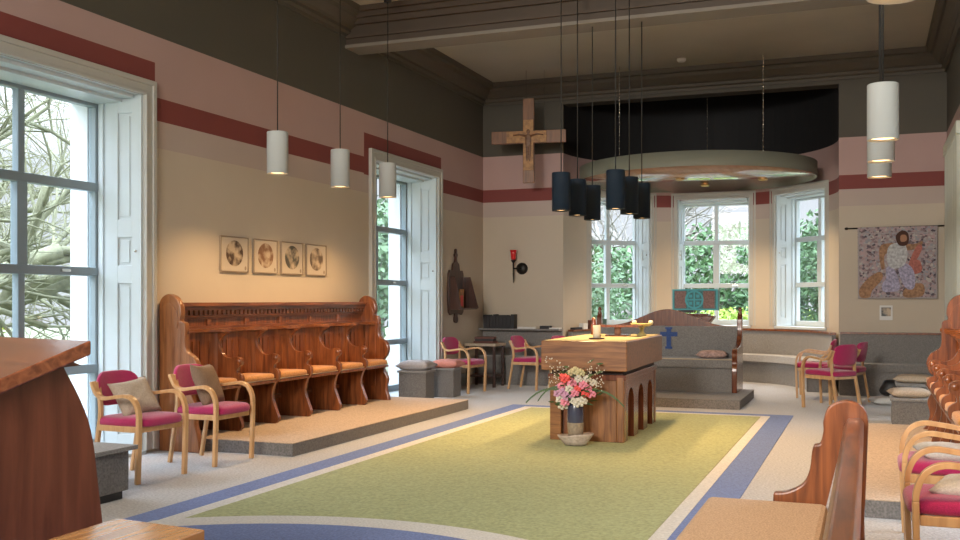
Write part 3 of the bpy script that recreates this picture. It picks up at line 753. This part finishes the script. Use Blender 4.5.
for x, y in ((.10, 0), (-.09, .03)): MB().squad((x, y, .15), (.028, .028, .02), 1, 10, 6).done('wafer_cup', 'wax', ch)
fig = thing('small_figurine', 'small dark wooden figurine on the far end of the altar', 'figurine', (-2.93, 11.15, 1.006))
MB().lathe([(0, 0), (.035, 0), (.03, .05), (.035, .10), (.02, .14), (.026, .165), (.02, .19), (0, .20)], 14).done('body', 'altar_red', fig)

# flowers
FS = .86
fv = thing('flower_vase', 'blue and bare clay stoneware vase of mixed flowers in front of the altar', 'vase', (-2.60, 9.22, .10))
MB().lathe([(0, 0), (.068, 0), (.075, .06), (.080, .13), (.080, .14)], 24).done('vase_foot', 'vase_bot', fv)
MB().lathe([(.081, .135), (.082, .20), (.078, .28), (.066, .34), (.06, .345), (.06, .30)], 24, cap=False).done('vase_body', 'vase_top', fv)
rnd = random.Random(21)
st = MB()
heads = []
spec = [('petal_coral', 7), ('petal_pink', 15), ('petal_mauve', 12), ('petal_white', 13), ('petal_green', 3)]
def flowerhead(c, r, mt):
    m = MB(); c = Vector(c)
    for k in range(16):
        a = k * 2.4; zz = 1 - 1.7 * k / 15; rr = math.sqrt(max(0, 1 - zz * zz)) * r * .8
        tip = c + Vector((math.cos(a) * rr, math.sin(a) * rr * .8, zz * r * .75))
        m.squad(tuple(tip), (r * .36, r * .30, r * .30), .8, 8, 5)
    o = m.done('flower', mt, fv, merge=False); heads.append(c)
pos = [(-.16, -.05, .52, 'petal_pink'), (-.12, -.10, .46, 'petal_mauve'), (-.20, -.04, .44, 'petal_mauve'), (-.17, -.06, .38, 'petal_white'), (-.13, -.08, .62, 'petal_coral'), (-.09, -.11, .60, 'petal_coral'),
 (-.02, -.10, .56, 'petal_pink'), (0, -.04, .68, 'petal_green'), (.06, -.05, .66, 'petal_green'), (-.05, -.02, .66, 'petal_green'), (.05, -.12, .50, 'petal_coral'), (.02, -.13, .46, 'petal_pink'), (.11, -.10, .54, 'petal_pink'), (.16, -.07, .50, 'petal_pink'),
 (.18, -.05, .45, 'petal_pink'), (.13, -.09, .45, 'petal_coral'), (.14, -.06, .60, 'petal_white'), (.00, -.12, .38, 'petal_white'), (.06, -.12, .36, 'petal_white'), (.10, -.1, .38, 'petal_white'), (-.06, -.12, .42, 'petal_mauve'),
 (-.10, -.1, .36, 'petal_pink'), (-.2, -.02, .50, 'petal_mauve'), (.05, -.09, .60, 'petal_white'), (-.04, -.12, .50, 'petal_white'), (.20, -.02, .56, 'petal_white'), (-.14, -.05, .32, 'petal_white')]
for x, y, z, mt in pos: flowerhead((x * .85 + .01, y, z * .92), rnd.uniform(.034, .05), mt)
for c in heads: st.tube([(0, 0, .25), (c.x * .35, c.y * .35, .36), tuple(c)], .004, 5)
st.done('stem', 'leaf', fv, merge=False)
lf = MB()
for k in range(46):
    a = rnd.uniform(0, 6.28); r0 = rnd.uniform(.05, .22); z = rnd.uniform(.30, .70); d = Vector((math.cos(a), math.sin(a), rnd.uniform(-.3, .6))).normalized(); c = Vector((math.cos(a) * r0, math.sin(a) * r0, z)); b = d.orthogonal().normalized() * .016
    p2 = c + d * rnd.uniform(.06, .13)
    lf.poly([tuple(c), tuple((c + p2) / 2 + b), tuple(p2), tuple((c + p2) / 2 - b)], [(0, 1, 2, 3)])
for sx, ln in ((-1, .42), (1, .44), (-1, .3)):     # long arching blades
    prev = None; P = []
    for j in range(9):
        u = j / 8; P.append(Vector((sx * (.05 + ln * u), -.05 - .04 * u, .40 + .10 * math.sin(u * 2.2) - .17 * u * u + (.02 if ln == .3 else 0))))
    for a, b in zip(P[:-1], P[1:]): lf.poly([tuple(a + Vector((0, 0, .011))), tuple(b + Vector((0, 0, .009))), tuple(b - Vector((0, 0, .009))), tuple(a - Vector((0, 0, .011)))], [(0, 1, 2, 3)])
lf.done('leaves', 'leaf', fv, merge=False, recalc=False)
tw = MB(); fl2 = MB()
for k in range(22):
    sx = rnd.choice((-1, 1)); e = Vector((sx * rnd.uniform(.10, .27), rnd.uniform(-.12, .08), rnd.uniform(.48, .72)))
    tw.tube([(0, 0, .3), (e.x * .5, e.y * .5, .3 + (e.z - .3) * .6), tuple(e)], .0022, 4)
    for j in range(5): fl2.squad(tuple(e + Vector((rnd.uniform(-.04, .04), rnd.uniform(-.03, .03), rnd.uniform(-.06, .04)))), (.0065, .0065, .0065), 1, 6, 4)
tw.done('twig', 'twig', fv, merge=False); fl2.done('gypsophila', 'petal_white', fv, merge=False)['kind'] = 'stuff'
sb = MB(); sb.lathe([(0, 0), (.10, 0), (.12, .03), (.16, .085), (.165, .10), (.13, .095), (.06, .09), (0, .09)], 18, T=lambda v: (v[0] * 1.05 + .02 * math.sin(5 * v[1]), v[1] * .8, v[2] * (1 + .12 * math.sin(14 * v[0]))))
sb = sb.done('stone_bowl', 'stone'); sb.location = (-2.60, 9.22, .021); tag(sb, 'rough pale stone bowl under the flower vase on the carpet', 'bowl')

# ------------------------------------------------------------------ pendant lamps
def lamp(name, label, group, loc, rad, h, body, power, top=ZC, spot=130, cord2=False):
    t = thing(name, label, 'lamp', (loc[0], loc[1], loc[2]), 0, group)
    m = MB(); m.lathe([(rad, 0), (rad, h - .004), (rad - .004, h), (0, h)], 32, cap=False); m.lathe([(rad, 0), (rad - .005, 0), (rad - .005, h - .03), (0, h - .03)], 32, cap=False)
    sh = m.done('lamp_shade', body, t, recalc=False)
    MB().lathe([(0, .10), (rad - .03, .10), (rad - .006, .085), (rad - .006, .10)], 24, cap=False).done('reflector', 'inner', t)
    MB().squad((0, 0, .020), (rad - .012, rad - .012, .012), 1, 24, 8).done('bulb', 'bulb', t)
    MB().tube([(0, 0, h), (0, 0, top - loc[2] - .08)], .006, 6).done('cord', 'cord', t)
    MB().lathe([(0, -.14), (.045, -.14), (.05, -.01), (.05, 0), (0, 0)], 16, (0, 0, top - loc[2])).done('ceiling_rose', 'black', t)
    l = bpy.data.lights.new('lamp_light', 'SPOT'); l.energy = power; l.color = (1, .62, .30); l.spot_size = R(spot); l.spot_blend = .7; l.shadow_soft_size = .05
    lo = bpy.data.objects.new('lamp_light', l); COL.objects.link(lo); lo.parent = t; lo.location = (0, 0, -.01)
    return t
PW = 42
for (y, d) in ((8.24, 'nearest'), (9.46, 'middle'), (10.60, 'farthest')):
    lamp('pendant_lamp', {'nearest': 'white cylinder lamp over the left stalls, nearest of its row, left of the pictures', 'middle': 'white cylinder lamp hanging in the middle of the row over the left stalls', 'farthest': 'white cylinder lamp hanging in front of the narrow left wall window'}[d],
         'white pendant lamps', (-5.28, y, 2.61), .102, .40, 'lampwhite', PW)
for (y, d) in ((4.1, 'only its rim showing at the top edge'), (7.75, 'largest of the three hanging in line at right'), (8.95, 'middle one of the three hanging in line at right'), (10.1, 'lowest in the picture of the three in line at right')):
    lamp('pendant_lamp', 'white cylinder lamp, ' + d, 'white pendant lamps', (.10, y, 2.55), .108, .40, 'lampwhite', PW)
lamp('pendant_lamp', 'white cylinder lamp over the pew end, out of view above the right side', 'white pendant lamps', (.10, 5.7, 2.95), .108, .40, 'lampwhite', PW) if False else None
for j, x in enumerate((-2.99, -2.41)):
    for k, y in enumerate((10.05, 10.68, 11.32)):
        lamp('navy_pendant_lamp', 'navy cylinder lamp over the altar, %s of the %s hand trio' % (('left one', 'middle one', 'right one')[k], ('left', 'right')[j]), 'navy pendant lamps', (x, y, 2.33), .097, .40, 'lampnavy', 30)

# ------------------------------------------------------------------ canopy disc in the bay
cd = thing('round_canopy', 'round suspended canopy with sage rim and varnished underside in the bay', 'canopy', (-2.60, 16.35, 3.33))
rc = 1.87
MB().lathe([(rc, 0), (rc, .22), (rc - .03, .22), (rc - .03, .01), (rc - .01, 0)], 96, cap=False).done('rim', 'disc_rim', cd)
MB().lathe([(0, .01), (rc - .03, .01), (rc - .03, .03), (0, .03)], 96, cap=False).done('underside', 'disc', cd)
dc = []
for u, y_ in ((680, 16.0), (705, 17.0), (763, 16.5)):
    a = (u - 480) / 1000; s_, c_ = math.sin(YAW), math.cos(YAW); x = (-s_ + a * c_) * y_ / (c_ + a * s_)
    dl = thing('recessed_spotlight', {680: 'small warm spotlight under the canopy, leftmost of three', 705: 'small warm spotlight under the canopy, lowest of three', 763: 'small warm spotlight under the canopy, rightmost of three'}[u], 'light', (x, y_, 3.315), 0, 'canopy spotlights')
    MB().lathe([(.045, .024), (.075, .020), (.075, .0), (.05, -.01), (.045, 0)], 20, cap=False).done('trim_ring', 'brass', dl)
    MB().squad((0, 0, .01), (.042, .042, .014), 1, 14, 6).done('lens', 'bulb', dl)
    l = bpy.data.lights.new('lamp_light', 'SPOT'); l.energy = 55; l.color = (1, .72, .44); l.spot_size = R(120); l.spot_blend = .8; l.shadow_soft_size = .04
    lo = bpy.data.objects.new('lamp_light', l); COL.objects.link(lo); lo.parent = dl; lo.location = (0, 0, -.03)
for k, (x, y_) in enumerate(((-3.62, 15.35), (-1.45, 15.35), (-2.6, 17.6))):
    m = MB(); z = 3.5
    while z < ZC - .01:
        m.tube([(x, y_, z), (x, y_, min(ZC, z + .045))], .006 if int(z * 20) % 2 else .009, 5); z += .05
    m.done('chain', 'chrome', None); o = bpy.data.objects[[n_.name for n_ in bpy.data.objects if n_.name.startswith('chain')][-1]]
    o.parent = cd; o.location = (2.60, -16.35, -3.33)

# ------------------------------------------------------------------ hanging cross
hc = thing('hanging_cross', 'wooden cross with painted figure hanging high in the left back corner', 'cross', (-5.03, 15.1, 3.26), R(8))
MB().box(-.09, .09, -.02, .03, 0, 1.34).done('upright', 'crosswood', hc, .005)
MB().box(-.60, .60, -.0195, .0295, .63, .83).done('crossbar', 'crosswood', hc, .005)
m = MB(); m.box(-.08, .08, -.035, -.02, .20, 1.0); m.box(-.35, .29, -.034, -.02, .64, .82)
m.done('painted_panel', 'icon', hc, .003)
m = MB()
m.squad((0, -.036, .81), (.03, .01, .04), 1, 12, 8); m.squad((0, -.036, .67), (.05, .010, .11), .8, 12, 8); m.squad((-.018, -.036, .50), (.022, .009, .16), .9, 10, 8); m.squad((.018, -.036, .50), (.022, .009, .16), .9, 10, 8)
for s in (-1, 1): m.tube([(s * .04, -.036, .74), (s * .14, -.036, .77), (s * .24, -.036, .755)], [.018, .014, .011], 8)
m.done('painted_figure', 'iconfig', hc)
m = MB(); m.lathe([(.045, 0), (.06, 0)], 20, (0, 0, 0), T=lambda v: (v[0], -.0345, .82 + v[1]), cap=False); m.done('halo', 'brass', hc)
for x in (-.04, .25): MB().tube([(x, 0, .83 if abs(x) > .1 else 1.34), (x, 0, 1.79)], .0025, 5).done('wire', 'cord', hc)

# ------------------------------------------------------------------ wall pieces
# pictures on left wall
inks = [(.06, .03, .015), (.20, .10, .05), (.07, .065, .05), (.12, .08, .05)]
labs = ['square print with a dark brown round scene, leftmost of four on the left wall', 'square print with a faint tan round scene, second from left of four', 'square print with a grey upright figure in a circle, third from left of four', 'square print with a grey brown round scene, rightmost of four on the left wall']
M['mount'] = mat('cream mount board', (.52, .45, .36), .7); M['picframe'] = mat('thin brown frame', (.30, .23, .16), .5)
for i, (y0, y1) in enumerate(((8.53, 9.02), (9.12, 9.58), (9.66, 10.12), (10.20, 10.66))):
    p = thing('framed_print', labs[i], 'picture', (XL + .005, (y0 + y1) / 2, 1.875), 0, 'square prints on the left wall'); w = (y1 - y0) / 2; h = .185
    MB().box(0, .012, -w + .012, w - .012, -h + .012, h - .012).done('mount', 'mount', p)
    m = MB()
    for a in ((-w, w, h - .008, h), (-w, w, -h, -h + .008), (-w, -w + .008, -h, h), (w - .008, w, -h, h)): m.box(0, .02, a[0], a[1], a[2], a[3])
    m.done('frame', 'picframe', p)
    m = MB(); m.prism([(.0 + .15 * math.cos(a), .01 + .135 * math.sin(a)) for a in [2 * math.pi * k / 32 for k in range(32)]], .012, .0135, 'YZ'); m.done('round_scene', blotmat('ink wash %d' % i, inks[i], i * 3.1), p)
    MB().prism([(w - .05 + .016 * math.cos(a), -h + .045 + .022 * math.sin(a)) for a in [2 * math.pi * k / 12 for k in range(12)]], .012, .0135, 'YZ').done('seal', 'picframe', p)
# shrine bracket on left wall, beyond the narrow window
sh = thing('icon_shrine', 'dark carved wooden shrine bracket with a small icon, on the left wall', 'shrine', (XL + .005, 14.75, 1.27))
out = smooth_path([(0, -.24), (.06, -.22), (.07, -.16), (.05, -.12), (.08, -.08), (.30, -.06), (.30, .55), (.16, .60), (.12, .70), (.05, .74), (.03, .80), (.06, .85), (.03, .88), (.03, .93), (0, .95)], 3)
MB().prism(out + [(-a, b) for a, b in out[::-1][1:-1]], 0, .03, 'YZ').done('back_board', 'darkwood', sh, .004)
m = MB(); m.prism([(.03, 0), (.30, 0), (.16, .50), (.03, .50)], .26, .28, 'XZ'); m.box(.03, .28, -.28, .28, -.02, 0); m.prism([(.03, 0), (.22, 0), (.12, .50), (.03, .50)], -.28, -.26, 'XZ')
m.done('side_board', 'darkwood', sh)
ic = thing('small_icon', 'small icon of a figure in red and gold standing in the dark shrine', 'icon', (XL + .10, 14.78, 1.272), 0)
MB().box(0, .015, -.09, .09, 0, .30).done('panel', 'icon', ic); MB().box(.015, .018, -.05, .05, .03, .20).done('robe', 'petal_coral', ic); MB().squad((.017, 0, .235), (.004, .028, .032), 1, 10, 6).done('face', 'skin', ic)
# sanctuary lamp
sl = thing('sanctuary_lamp', 'red glass sanctuary lamp on a black iron wall bracket, back wall', 'lamp', (-5.50, YB, 1.93))
MB().lathe([(0, 0), (.10, 0), (.10, .02), (.06, .05), (0, .055)], 24, T=lambda v: (v[0] + .05, -v[2], v[1])).done('backplate', 'iron', sl)
m = MB(); m.tube([(.05, -.05, 0), (.0, -.10, .0), (-.06, -.14, .0)], .012, 8); m.tube([(-.06, -.14, -.24), (-.06, -.14, -.1), (-.06, -.14, .12)], [.006, .014, .012], 8)
m.lathe([(0, .10), (.02, .10), (.045, .14), (.04, .15), (0, .15)], 14, (-.06, -.14, 0)); m.done('bracket', 'iron', sl)
MB().lathe([(.03, .15), (.042, .17), (.046, .25), (.062, .31), (.058, .31), (.042, .25), (.035, .17)], 20, (-.06, -.14, 0), cap=False).done('glass', 'ruby', sl)
# tapestry
tp = thing('wall_tapestry', 'woven tapestry of a seated robed figure reading, on the back wall right of the bay', 'tapestry', (.40, YB - .05, 1.42))
tw_, th_ = .545, 1.06
m = MB(); n_ = 24
vs = []; 
for i in range(n_ + 1):
    for k in range(n_ + 1):
        u = -1 + 2 * i / n_; z = k / n_; vs.append((u * tw_ * (1 - .01 * (1 - z)), -.012 - .006 * math.sin(u * 5) * (1 - z), z * th_ + .012 * u * u * (1 - z)))
q = n_ + 1
m.poly(vs + [(a, b + .01, c) for a, b, c in vs], [(i * q + k, (i + 1) * q + k, (i + 1) * q + k + 1, i * q + k + 1) for i in range(n_) for k in range(n_)] + [(q * q + i * q + k, q * q + i * q + k + 1, q * q + (i + 1) * q + k + 1, q * q + (i + 1) * q + k) for i in range(n_) for k in range(n_)], smooth=True)
m.done('weave', 'tapestry', tp, recalc=False)
rp = MB(); rp.tube([(-.68, .0, th_ - .01), (.66, .0, th_ + .0)], .010, 8); rp.squad((-.70, 0, th_ - .01), (.03, .02, .02), 1, 10, 6); rp.done('hanging_rod', 'iron', tp)
def patch(pts, mt, name, y=-.030, k=4):
    P = smooth_path(pts, k, True); MB().prism([(a, b) for a, b in P], y, y + .018, 'XZ').done(name, mt, tp)
M['wv1'] = mat('pale robe yarn', (.46, .47, .48), .9, nscale=30, nstr=.35); M['wv2'] = mat('lilac robe yarn', (.36, .34, .46), .9, nscale=30, nstr=.45)
M['wv3'] = mat('ochre yarn', (.33, .19, .11), .9, nscale=30, nstr=.35); M['wv4'] = mat('hair yarn', (.07, .03, .02), .9); M['wv5'] = mat('coral yarn', (.42, .15, .12), .9, nscale=30, nstr=.3)
patch([(-.50, .02), (-.52, .14), (-.40, .30), (-.24, .40), (-.20, .30), (-.34, .12), (-.38, .02)], 'wv3', 'mound', -.022)
patch([(-.22, .46), (-.24, .76), (-.08, .82), (.22, .80), (.34, .84), (.30, .74), (.10, .70), (-.16, .66), (-.17, .46)], 'wv3', 'chair_arm', -.023)
patch([(.10, .02), (.10, .14), (.24, .22), (.36, .20), (.34, .04)], 'wv3', 'footstool', -.023)
patch([(.13, .44), (.20, .36), (.33, .40), (.30, .56), (.18, .54)], 'wv5', 'cloth', -.024)
patch([(-.20, .12), (-.14, .10), (.02, .12), (.03, .24), (-.04, .44), (-.08, .50), (-.15, .44), (-.15, .30), (-.2, .22)], 'wv2', 'left_fold', -.028)
patch([(.02, .44), (.06, .26), (.14, .14), (.23, .16), (.24, .34), (.18, .48), (.08, .52)], 'wv2', 'right_fold', -.029)
patch([(-.14, .60), (-.12, .76), (-.02, .82), (.10, .80), (.14, .66), (.10, .50), (-.02, .44), (-.11, .48)], 'wv1', 'robe', -.031)
patch([(.16, .52), (.22, .50), (.34, .74), (.27, .78)], 'wv5', 'open_book', -.033)
patch([(.02, .79), (-.02, .92), (.06, 1.0), (.14, .97), (.16, .86), (.12, .78)], 'wv4', 'hair', -.032)
patch([(.05, .84), (.05, .93), (.12, .93), (.125, .85)], 'skin', 'face', -.035)
m = MB()
for x0, x1, z0, z1 in ((-.54, .54, 0, .02), (-.54, -.52, 0, 1.04), (.52, .54, 0, 1.04), (-.54, .54, .96, .975)): m.box(x0, x1, -.021, -.016, z0, z1)
m.done('border', 'greyc', tp)
pn = thing('small_framed_photo', 'small grey photograph with white mount below the tapestry', 'picture', (.25, YB - .005, 1.10))
MB().box(-.09, .09, -.012, 0, 0, .22).done('mount', 'paper', pn); MB().box(-.065, .065, -.015, -.012, .06, .19).done('print', blotmat('photo tones', (.05, .06, .065), 5), pn)
# curtain on right wall window
cu = thing('long_curtain', 'long cream curtain at the right wall window, right edge', 'curtain', (XR + .0, 14.42, 0))
vs = []; fs = []; n_ = 60
for i in range(n_ + 1):
    y = -1.9 * i / n_; x = -.11 + .035 * math.sin(i * .95)
    vs += [(x, y, .45), (x * 1, y, 3.28), (x + .006, y, .45), (x + .006, y, 3.28)]
for i in range(n_): fs += [(4 * i, 4 * i + 4, 4 * i + 5, 4 * i + 1), (4 * i + 2, 4 * i + 3, 4 * i + 7, 4 * i + 6)]
MB().poly(vs, fs, smooth=True).done('drape', 'curtain', cu, recalc=False)
MB().box(-.15, .03, -2.0, .05, 3.28, 3.42).done('pelmet', 'curtain', cu, .01)
sm = thing('smoke_detector', 'small white smoke detector on the ceiling in front of the bay', 'smoke detector', (-2.63, 15.2, ZC - .05))
MB().lathe([(0, 0), (.05, .0), (.07, .02), (.07, .05), (0, .05)], 20).done('case', 'paper', sm)

# ------------------------------------------------------------------ hassocks, table, books at the left
def hassock(label, x, y, w=.40, d=.38, h=.42, rz=0, group='grey box hassocks'):
    t = thing('box_hassock', label, 'hassock', (x, y, 0), rz, group)
    MB().box(-w / 2, w / 2, -d / 2, d / 2, 0, h - .03).done('body', 'carpet_dark', t, .008); MB().box(-w / 2 - .02, w / 2 + .02, -d / 2 - .02, d / 2 + .02, h - .03, h).done('lid', 'bench', t, .006)
    return t
hassock('grey carpeted box hassock beside the far end of the left stalls', -5.90, 12.75, rz=R(6))
pil('thick grey cushion on the box hassock beside the left stalls', 'greyc', (-5.90, 12.75, .485), (0, 0, R(6)), .48, .46, .15)
hassock('grey carpeted box hassock with the salmon cushion, beside the left wall armchair', -5.72, 13.38, .34, .34, rz=R(4))
pil('salmon pink cushion on the second box hassock by the left wall', 'salmon', (-5.70, 13.38, .475), (0, 0, R(4)), .44, .40, .13)
MBx = thing('side_cabinet', 'low grey cabinet with overhanging lid between the console and first armchair', 'cabinet', (-5.02, 5.52, 0))
MB().box(-.33, .15, -.17, .17, .06, .345).done('body', 'carpet_dark', MBx, .005); MB().box(-.30, .12, -.14, .14, 0, .06).done('plinth', 'black', MBx); MB().box(-.36, .20, -.21, .21, .345, .375).done('lid', 'bench', MBx, .004)
tb = thing('small_table', 'small dark table with a pale top in the left back corner', 'table', (-5.80, 15.18, 0))
MB().box(-.27, .27, -.24, .24, .66, .70).done('table_top', 'beigec', tb, .004)
for sx in (-1, 1):
    for sy in (-1, 1): MB().box(sx * .23 - .02, sx * .23 + .02, sy * .2 - .02, sy * .2 + .02, 0, .66).done('leg', 'darkwood', tb)
MB().box(-.23, .23, -.2, .2, .16, .19).done('shelf', 'darkwood', tb)
for k, (z, w, c_) in enumerate(((.70, .17, 'bookred'), (.735, .15, 'book'), (.77, .16, 'bookred'))):
    o = MB().box(-w, w, -.11, .11, 0, .033).done('book', c_, None, .003); o.location = (-5.80, 15.20, z + .001); o.rotation_euler = (0, 0, R(5 * k))
    tag(o, ('brown book lying lowest in the pile on the small corner table', 'black book in the middle of the pile on the small corner table', 'brown book on top of the pile on the small corner table')[k], 'book', 'books piled on the small table')
# dark hymn books on the ledge
rnd = random.Random(3); x = XL + .08; names = 0
while x < XL + .62:
    w = rnd.uniform(.045, .07); h = rnd.uniform(.21, .24)
    o = MB().box(0, w, 0, .16, 0, h).done('hymn_book', 'book', None, .003); o.location = (x, YB - .20, .922); x += w + .004
    tag(o, 'black hymn book standing in the row on the bench back, left back corner', 'book', 'hymn books on the back bench ledge')
led = struct(MB().box(XL + .02, BC[0] - BR, YB - .26, YB, .895, .92).done('trim_8', 'bench'))
for k, (x, y, w, d, h, c_, l) in enumerate(((-5.30, YB - .13, .32, .2, .03, 'paper', 'white papers lying on the ledge beside the hymn books'), (-4.99, YB - .14, .16, .16, .05, 'book', 'dark folder lying on the ledge right of the papers'), (-4.85, YB - .13, .22, .17, .02, 'paper', 'thin white leaflets on the ledge near the bay corner'))):
    o = MB().box(-w / 2, w / 2, -d / 2, d / 2, 0, h).done('papers' if c_ == 'paper' else 'folder', c_, None, .002); o.location = (x, y, .921); tag(o, l, 'papers' if c_ == 'paper' else 'folder')
zb = .901
for k, (t_, w, h, c_, nm, l) in enumerate(((170, .28, .035, 'book', 'book', 'black book lying flat on the bay bench rail at left'), (163, .14, .10, 'paper', 'paper_stack', 'white paper stack on the bay bench rail at left'), (156, .12, .15, 'bookred', 'book', 'brown book standing on the bay bench rail'), (149, .15, .17, 'bookteal', 'book', 'green book standing on the bay bench rail at the window edge'))):
    p = arc(t_, BR * .985 - .06); o = MB().box(-w / 2, w / 2, -.045, .045, 0, h).done(nm, c_, None, .003); o.location = (*p, zb); o.rotation_euler = (0, 0, R(t_ - 90)); tag(o, l, 'book' if nm == 'book' else 'papers')

# hassocks and cushions at right
hassock('dark grey box hassock with a beige cushion, nearest one by the right stalls', .44, 12.30, .38, .42, .30, group='grey box hassocks')
pil('beige cushion on the nearer box hassock by the right stalls', 'beigec', (.44, 12.30, .352), (0, 0, R(8)), .46, .40, .11)
hassock('dark grey box hassock with a cushion, farther one by the right stalls', .52, 13.15, .38, .42, .40)
pil('beige cushion on the farther box hassock by the right stalls', 'beigec', (.52, 13.15, .452), (0, 0, R(-5)), .46, .40, .10)
bg = MB().squad((0, 0, .11), (.13, .11, .115), .8, 18, 12, f=lambda v: v + Vector((.02 * math.sin(v.z * 30), 0, 0)))
bg = bg.done('black_bag', 'black'); bg.location = (.28, 14.50, .11); 
pil('white cushion lying on the floor under the black bag, below the tapestry', 'palec', (.24, 14.45, .056), (0, 0, R(12)), .44, .42, .11)
tag(bg, 'soft black bag resting on the white floor cushion by the hassocks', 'bag')

# ------------------------------------------------------------------ foreground pew (right)
pw = thing('short_pew', 'polished wooden pew with scrolled end and oatmeal seat, lower right foreground', 'pew', (-.035, 0, 0))
XP = -.02
P = smooth_path([(-.375, .505), (-.31, .515), (-.245, .555), (-.215, .62), (-.205, .70), (-.195, .735), (-.17, .745), (-.155, .80), (-.155, .85), (-.13, .915), (-.065, .945), (.005, .925), (.035, .87), (.035, .78)], 5)
e = MB().prism([(-.40, 0), (-.385, .30), *P, (.02, .40), (.03, 0)], 4.82, 4.88, 'XZ').done('end_panel', 'stall', pw, .012)
e2 = MB().prism([(-.40, 0), (-.385, .30), *P, (.02, .40), (.03, 0)], 1.50, 1.56, 'XZ').done('end_panel', 'stall', pw, .012)
MB().prism([(-.135, .44), (-.04, .84), (.0, .84), (-.095, .44)], 1.56, 4.82, 'XZ').done('back_board', 'stall_y', pw, .004)
MB().prism([(-.143, .46), (-.135, .44), (-.068, .76), (-.074, .76)], 4.78, 4.82, 'XZ').done('edge_strip', 'greyc', pw)
MB().prism([(-.07, .82), (-.05, .865), (.005, .87), (.02, .845), (.01, .815)], 1.56, 4.82, 'XZ').done('top_rail', 'stall_y', pw, .008)
MB().box(-.66, -.13, 1.58, 4.80, .36, .41).done('seat_board', 'stall_y', pw, .008)
MB().box(-.67, -.135, 1.58, 4.80, .41, .475).done('seat_cushion', 'pewcloth', pw, .025)
MB().box(-.60, -.56, 1.60, 4.78, .0, .36).done('front_board', 'stall_y', pw)

# ------------------------------------------------------------------ foreground console (left) and table corner
s_, c_ = math.sin(YAW), math.cos(YAW)
def cw(r, dep): return (c_ * r - s_ * dep, s_ * r + c_ * dep)
cx_, cy_ = cw(-1.36, 3.50)
vx = Vector(cw(-1.36 - .4, 3.50 - .51)) - Vector((cx_, cy_)); ang = math.atan2(vx.y, vx.x)
# local x: down the slope towards the viewer's left, local y: right-handed normal; body lies away from the camera
cn = thing('organ_console', 'large polished red brown wooden console with sloping top, left foreground', 'console', (cx_, cy_, .021), ang)
side = smooth_path([(-.10, 0), (-.095, .35), (-.06, .70), (-.02, .95), (.075, 1.150)], 6)
sgn = 1
test = Vector((math.cos(ang + math.pi / 2), math.sin(ang + math.pi / 2)))
away = 1 if test.dot(Vector(cw(-.51, .4)) ) > 0 else -1
def Tc(v): return (v[0], away * v[1], v[2])
top_at = lambda x: 1.225 - .36 * x
MB().prism([*side, (1.15, .80), (1.15, 0)], .05, .09, 'XZ', Tc).done('side_panel', 'console', cn, .004)
MB().prism([*side, (1.15, .80), (1.15, 0)], .95, .99, 'XZ', Tc).done('side_panel', 'console', cn, .004)
MB().prism([(a + .02, b) for a, b in side] + [(a + .05, b) for a, b in side[::-1]], .09, .95, 'XZ', Tc).done('curved_front', 'console', cn)
MB().prism([(.0, 1.187), (0, 1.238), (1.2, .806), (1.2, .755)], 0, 1.10, 'XZ', Tc).done('sloping_top', 'console_top', cn, .006)
MB().prism([(.02, 1.150), (.11, 1.190), (.11, 1.145)], .03, 1.0, 'XZ', Tc).done('moulding', 'console', cn)
tt = thing('polished_table', 'light polished wooden table, only its far corner showing at the bottom left', 'table')
A = (-1.88, 2.12); 
def flp(u, v, z):
    a = (u - 480) / 1000; t = (z - 1.4) / ((300 - v) / 1000); return ((-s_ + a * c_) * t, (c_ + a * s_) * t)
A = Vector(flp(117, 525, .72)); B = Vector(flp(205, 537, .72)); D = Vector(flp(70, 540, .72))
d1 = (B - A).normalized(); d2 = (D - A).normalized()
LB = (B - A).length
P = [A, A + d1 * LB, A + d1 * LB + d2 * .8, A + d2 * .8]; tt.location = (A.x, A.y, .021)
MB().prism([(p.x - A.x, p.y - A.y) for p in P], .685, .72, 'XY').done('table_top', 'pine', tt, .004)
for k, f in enumerate(((.06, .06), (LB - .06, .06), (LB - .06, .74), (.06, .74))):
    q = d1 * f[0] + d2 * f[1]; MB().box(q.x - .02, q.x + .02, q.y - .02, q.y + .02, 0, .685).done('leg', 'beech', tt)
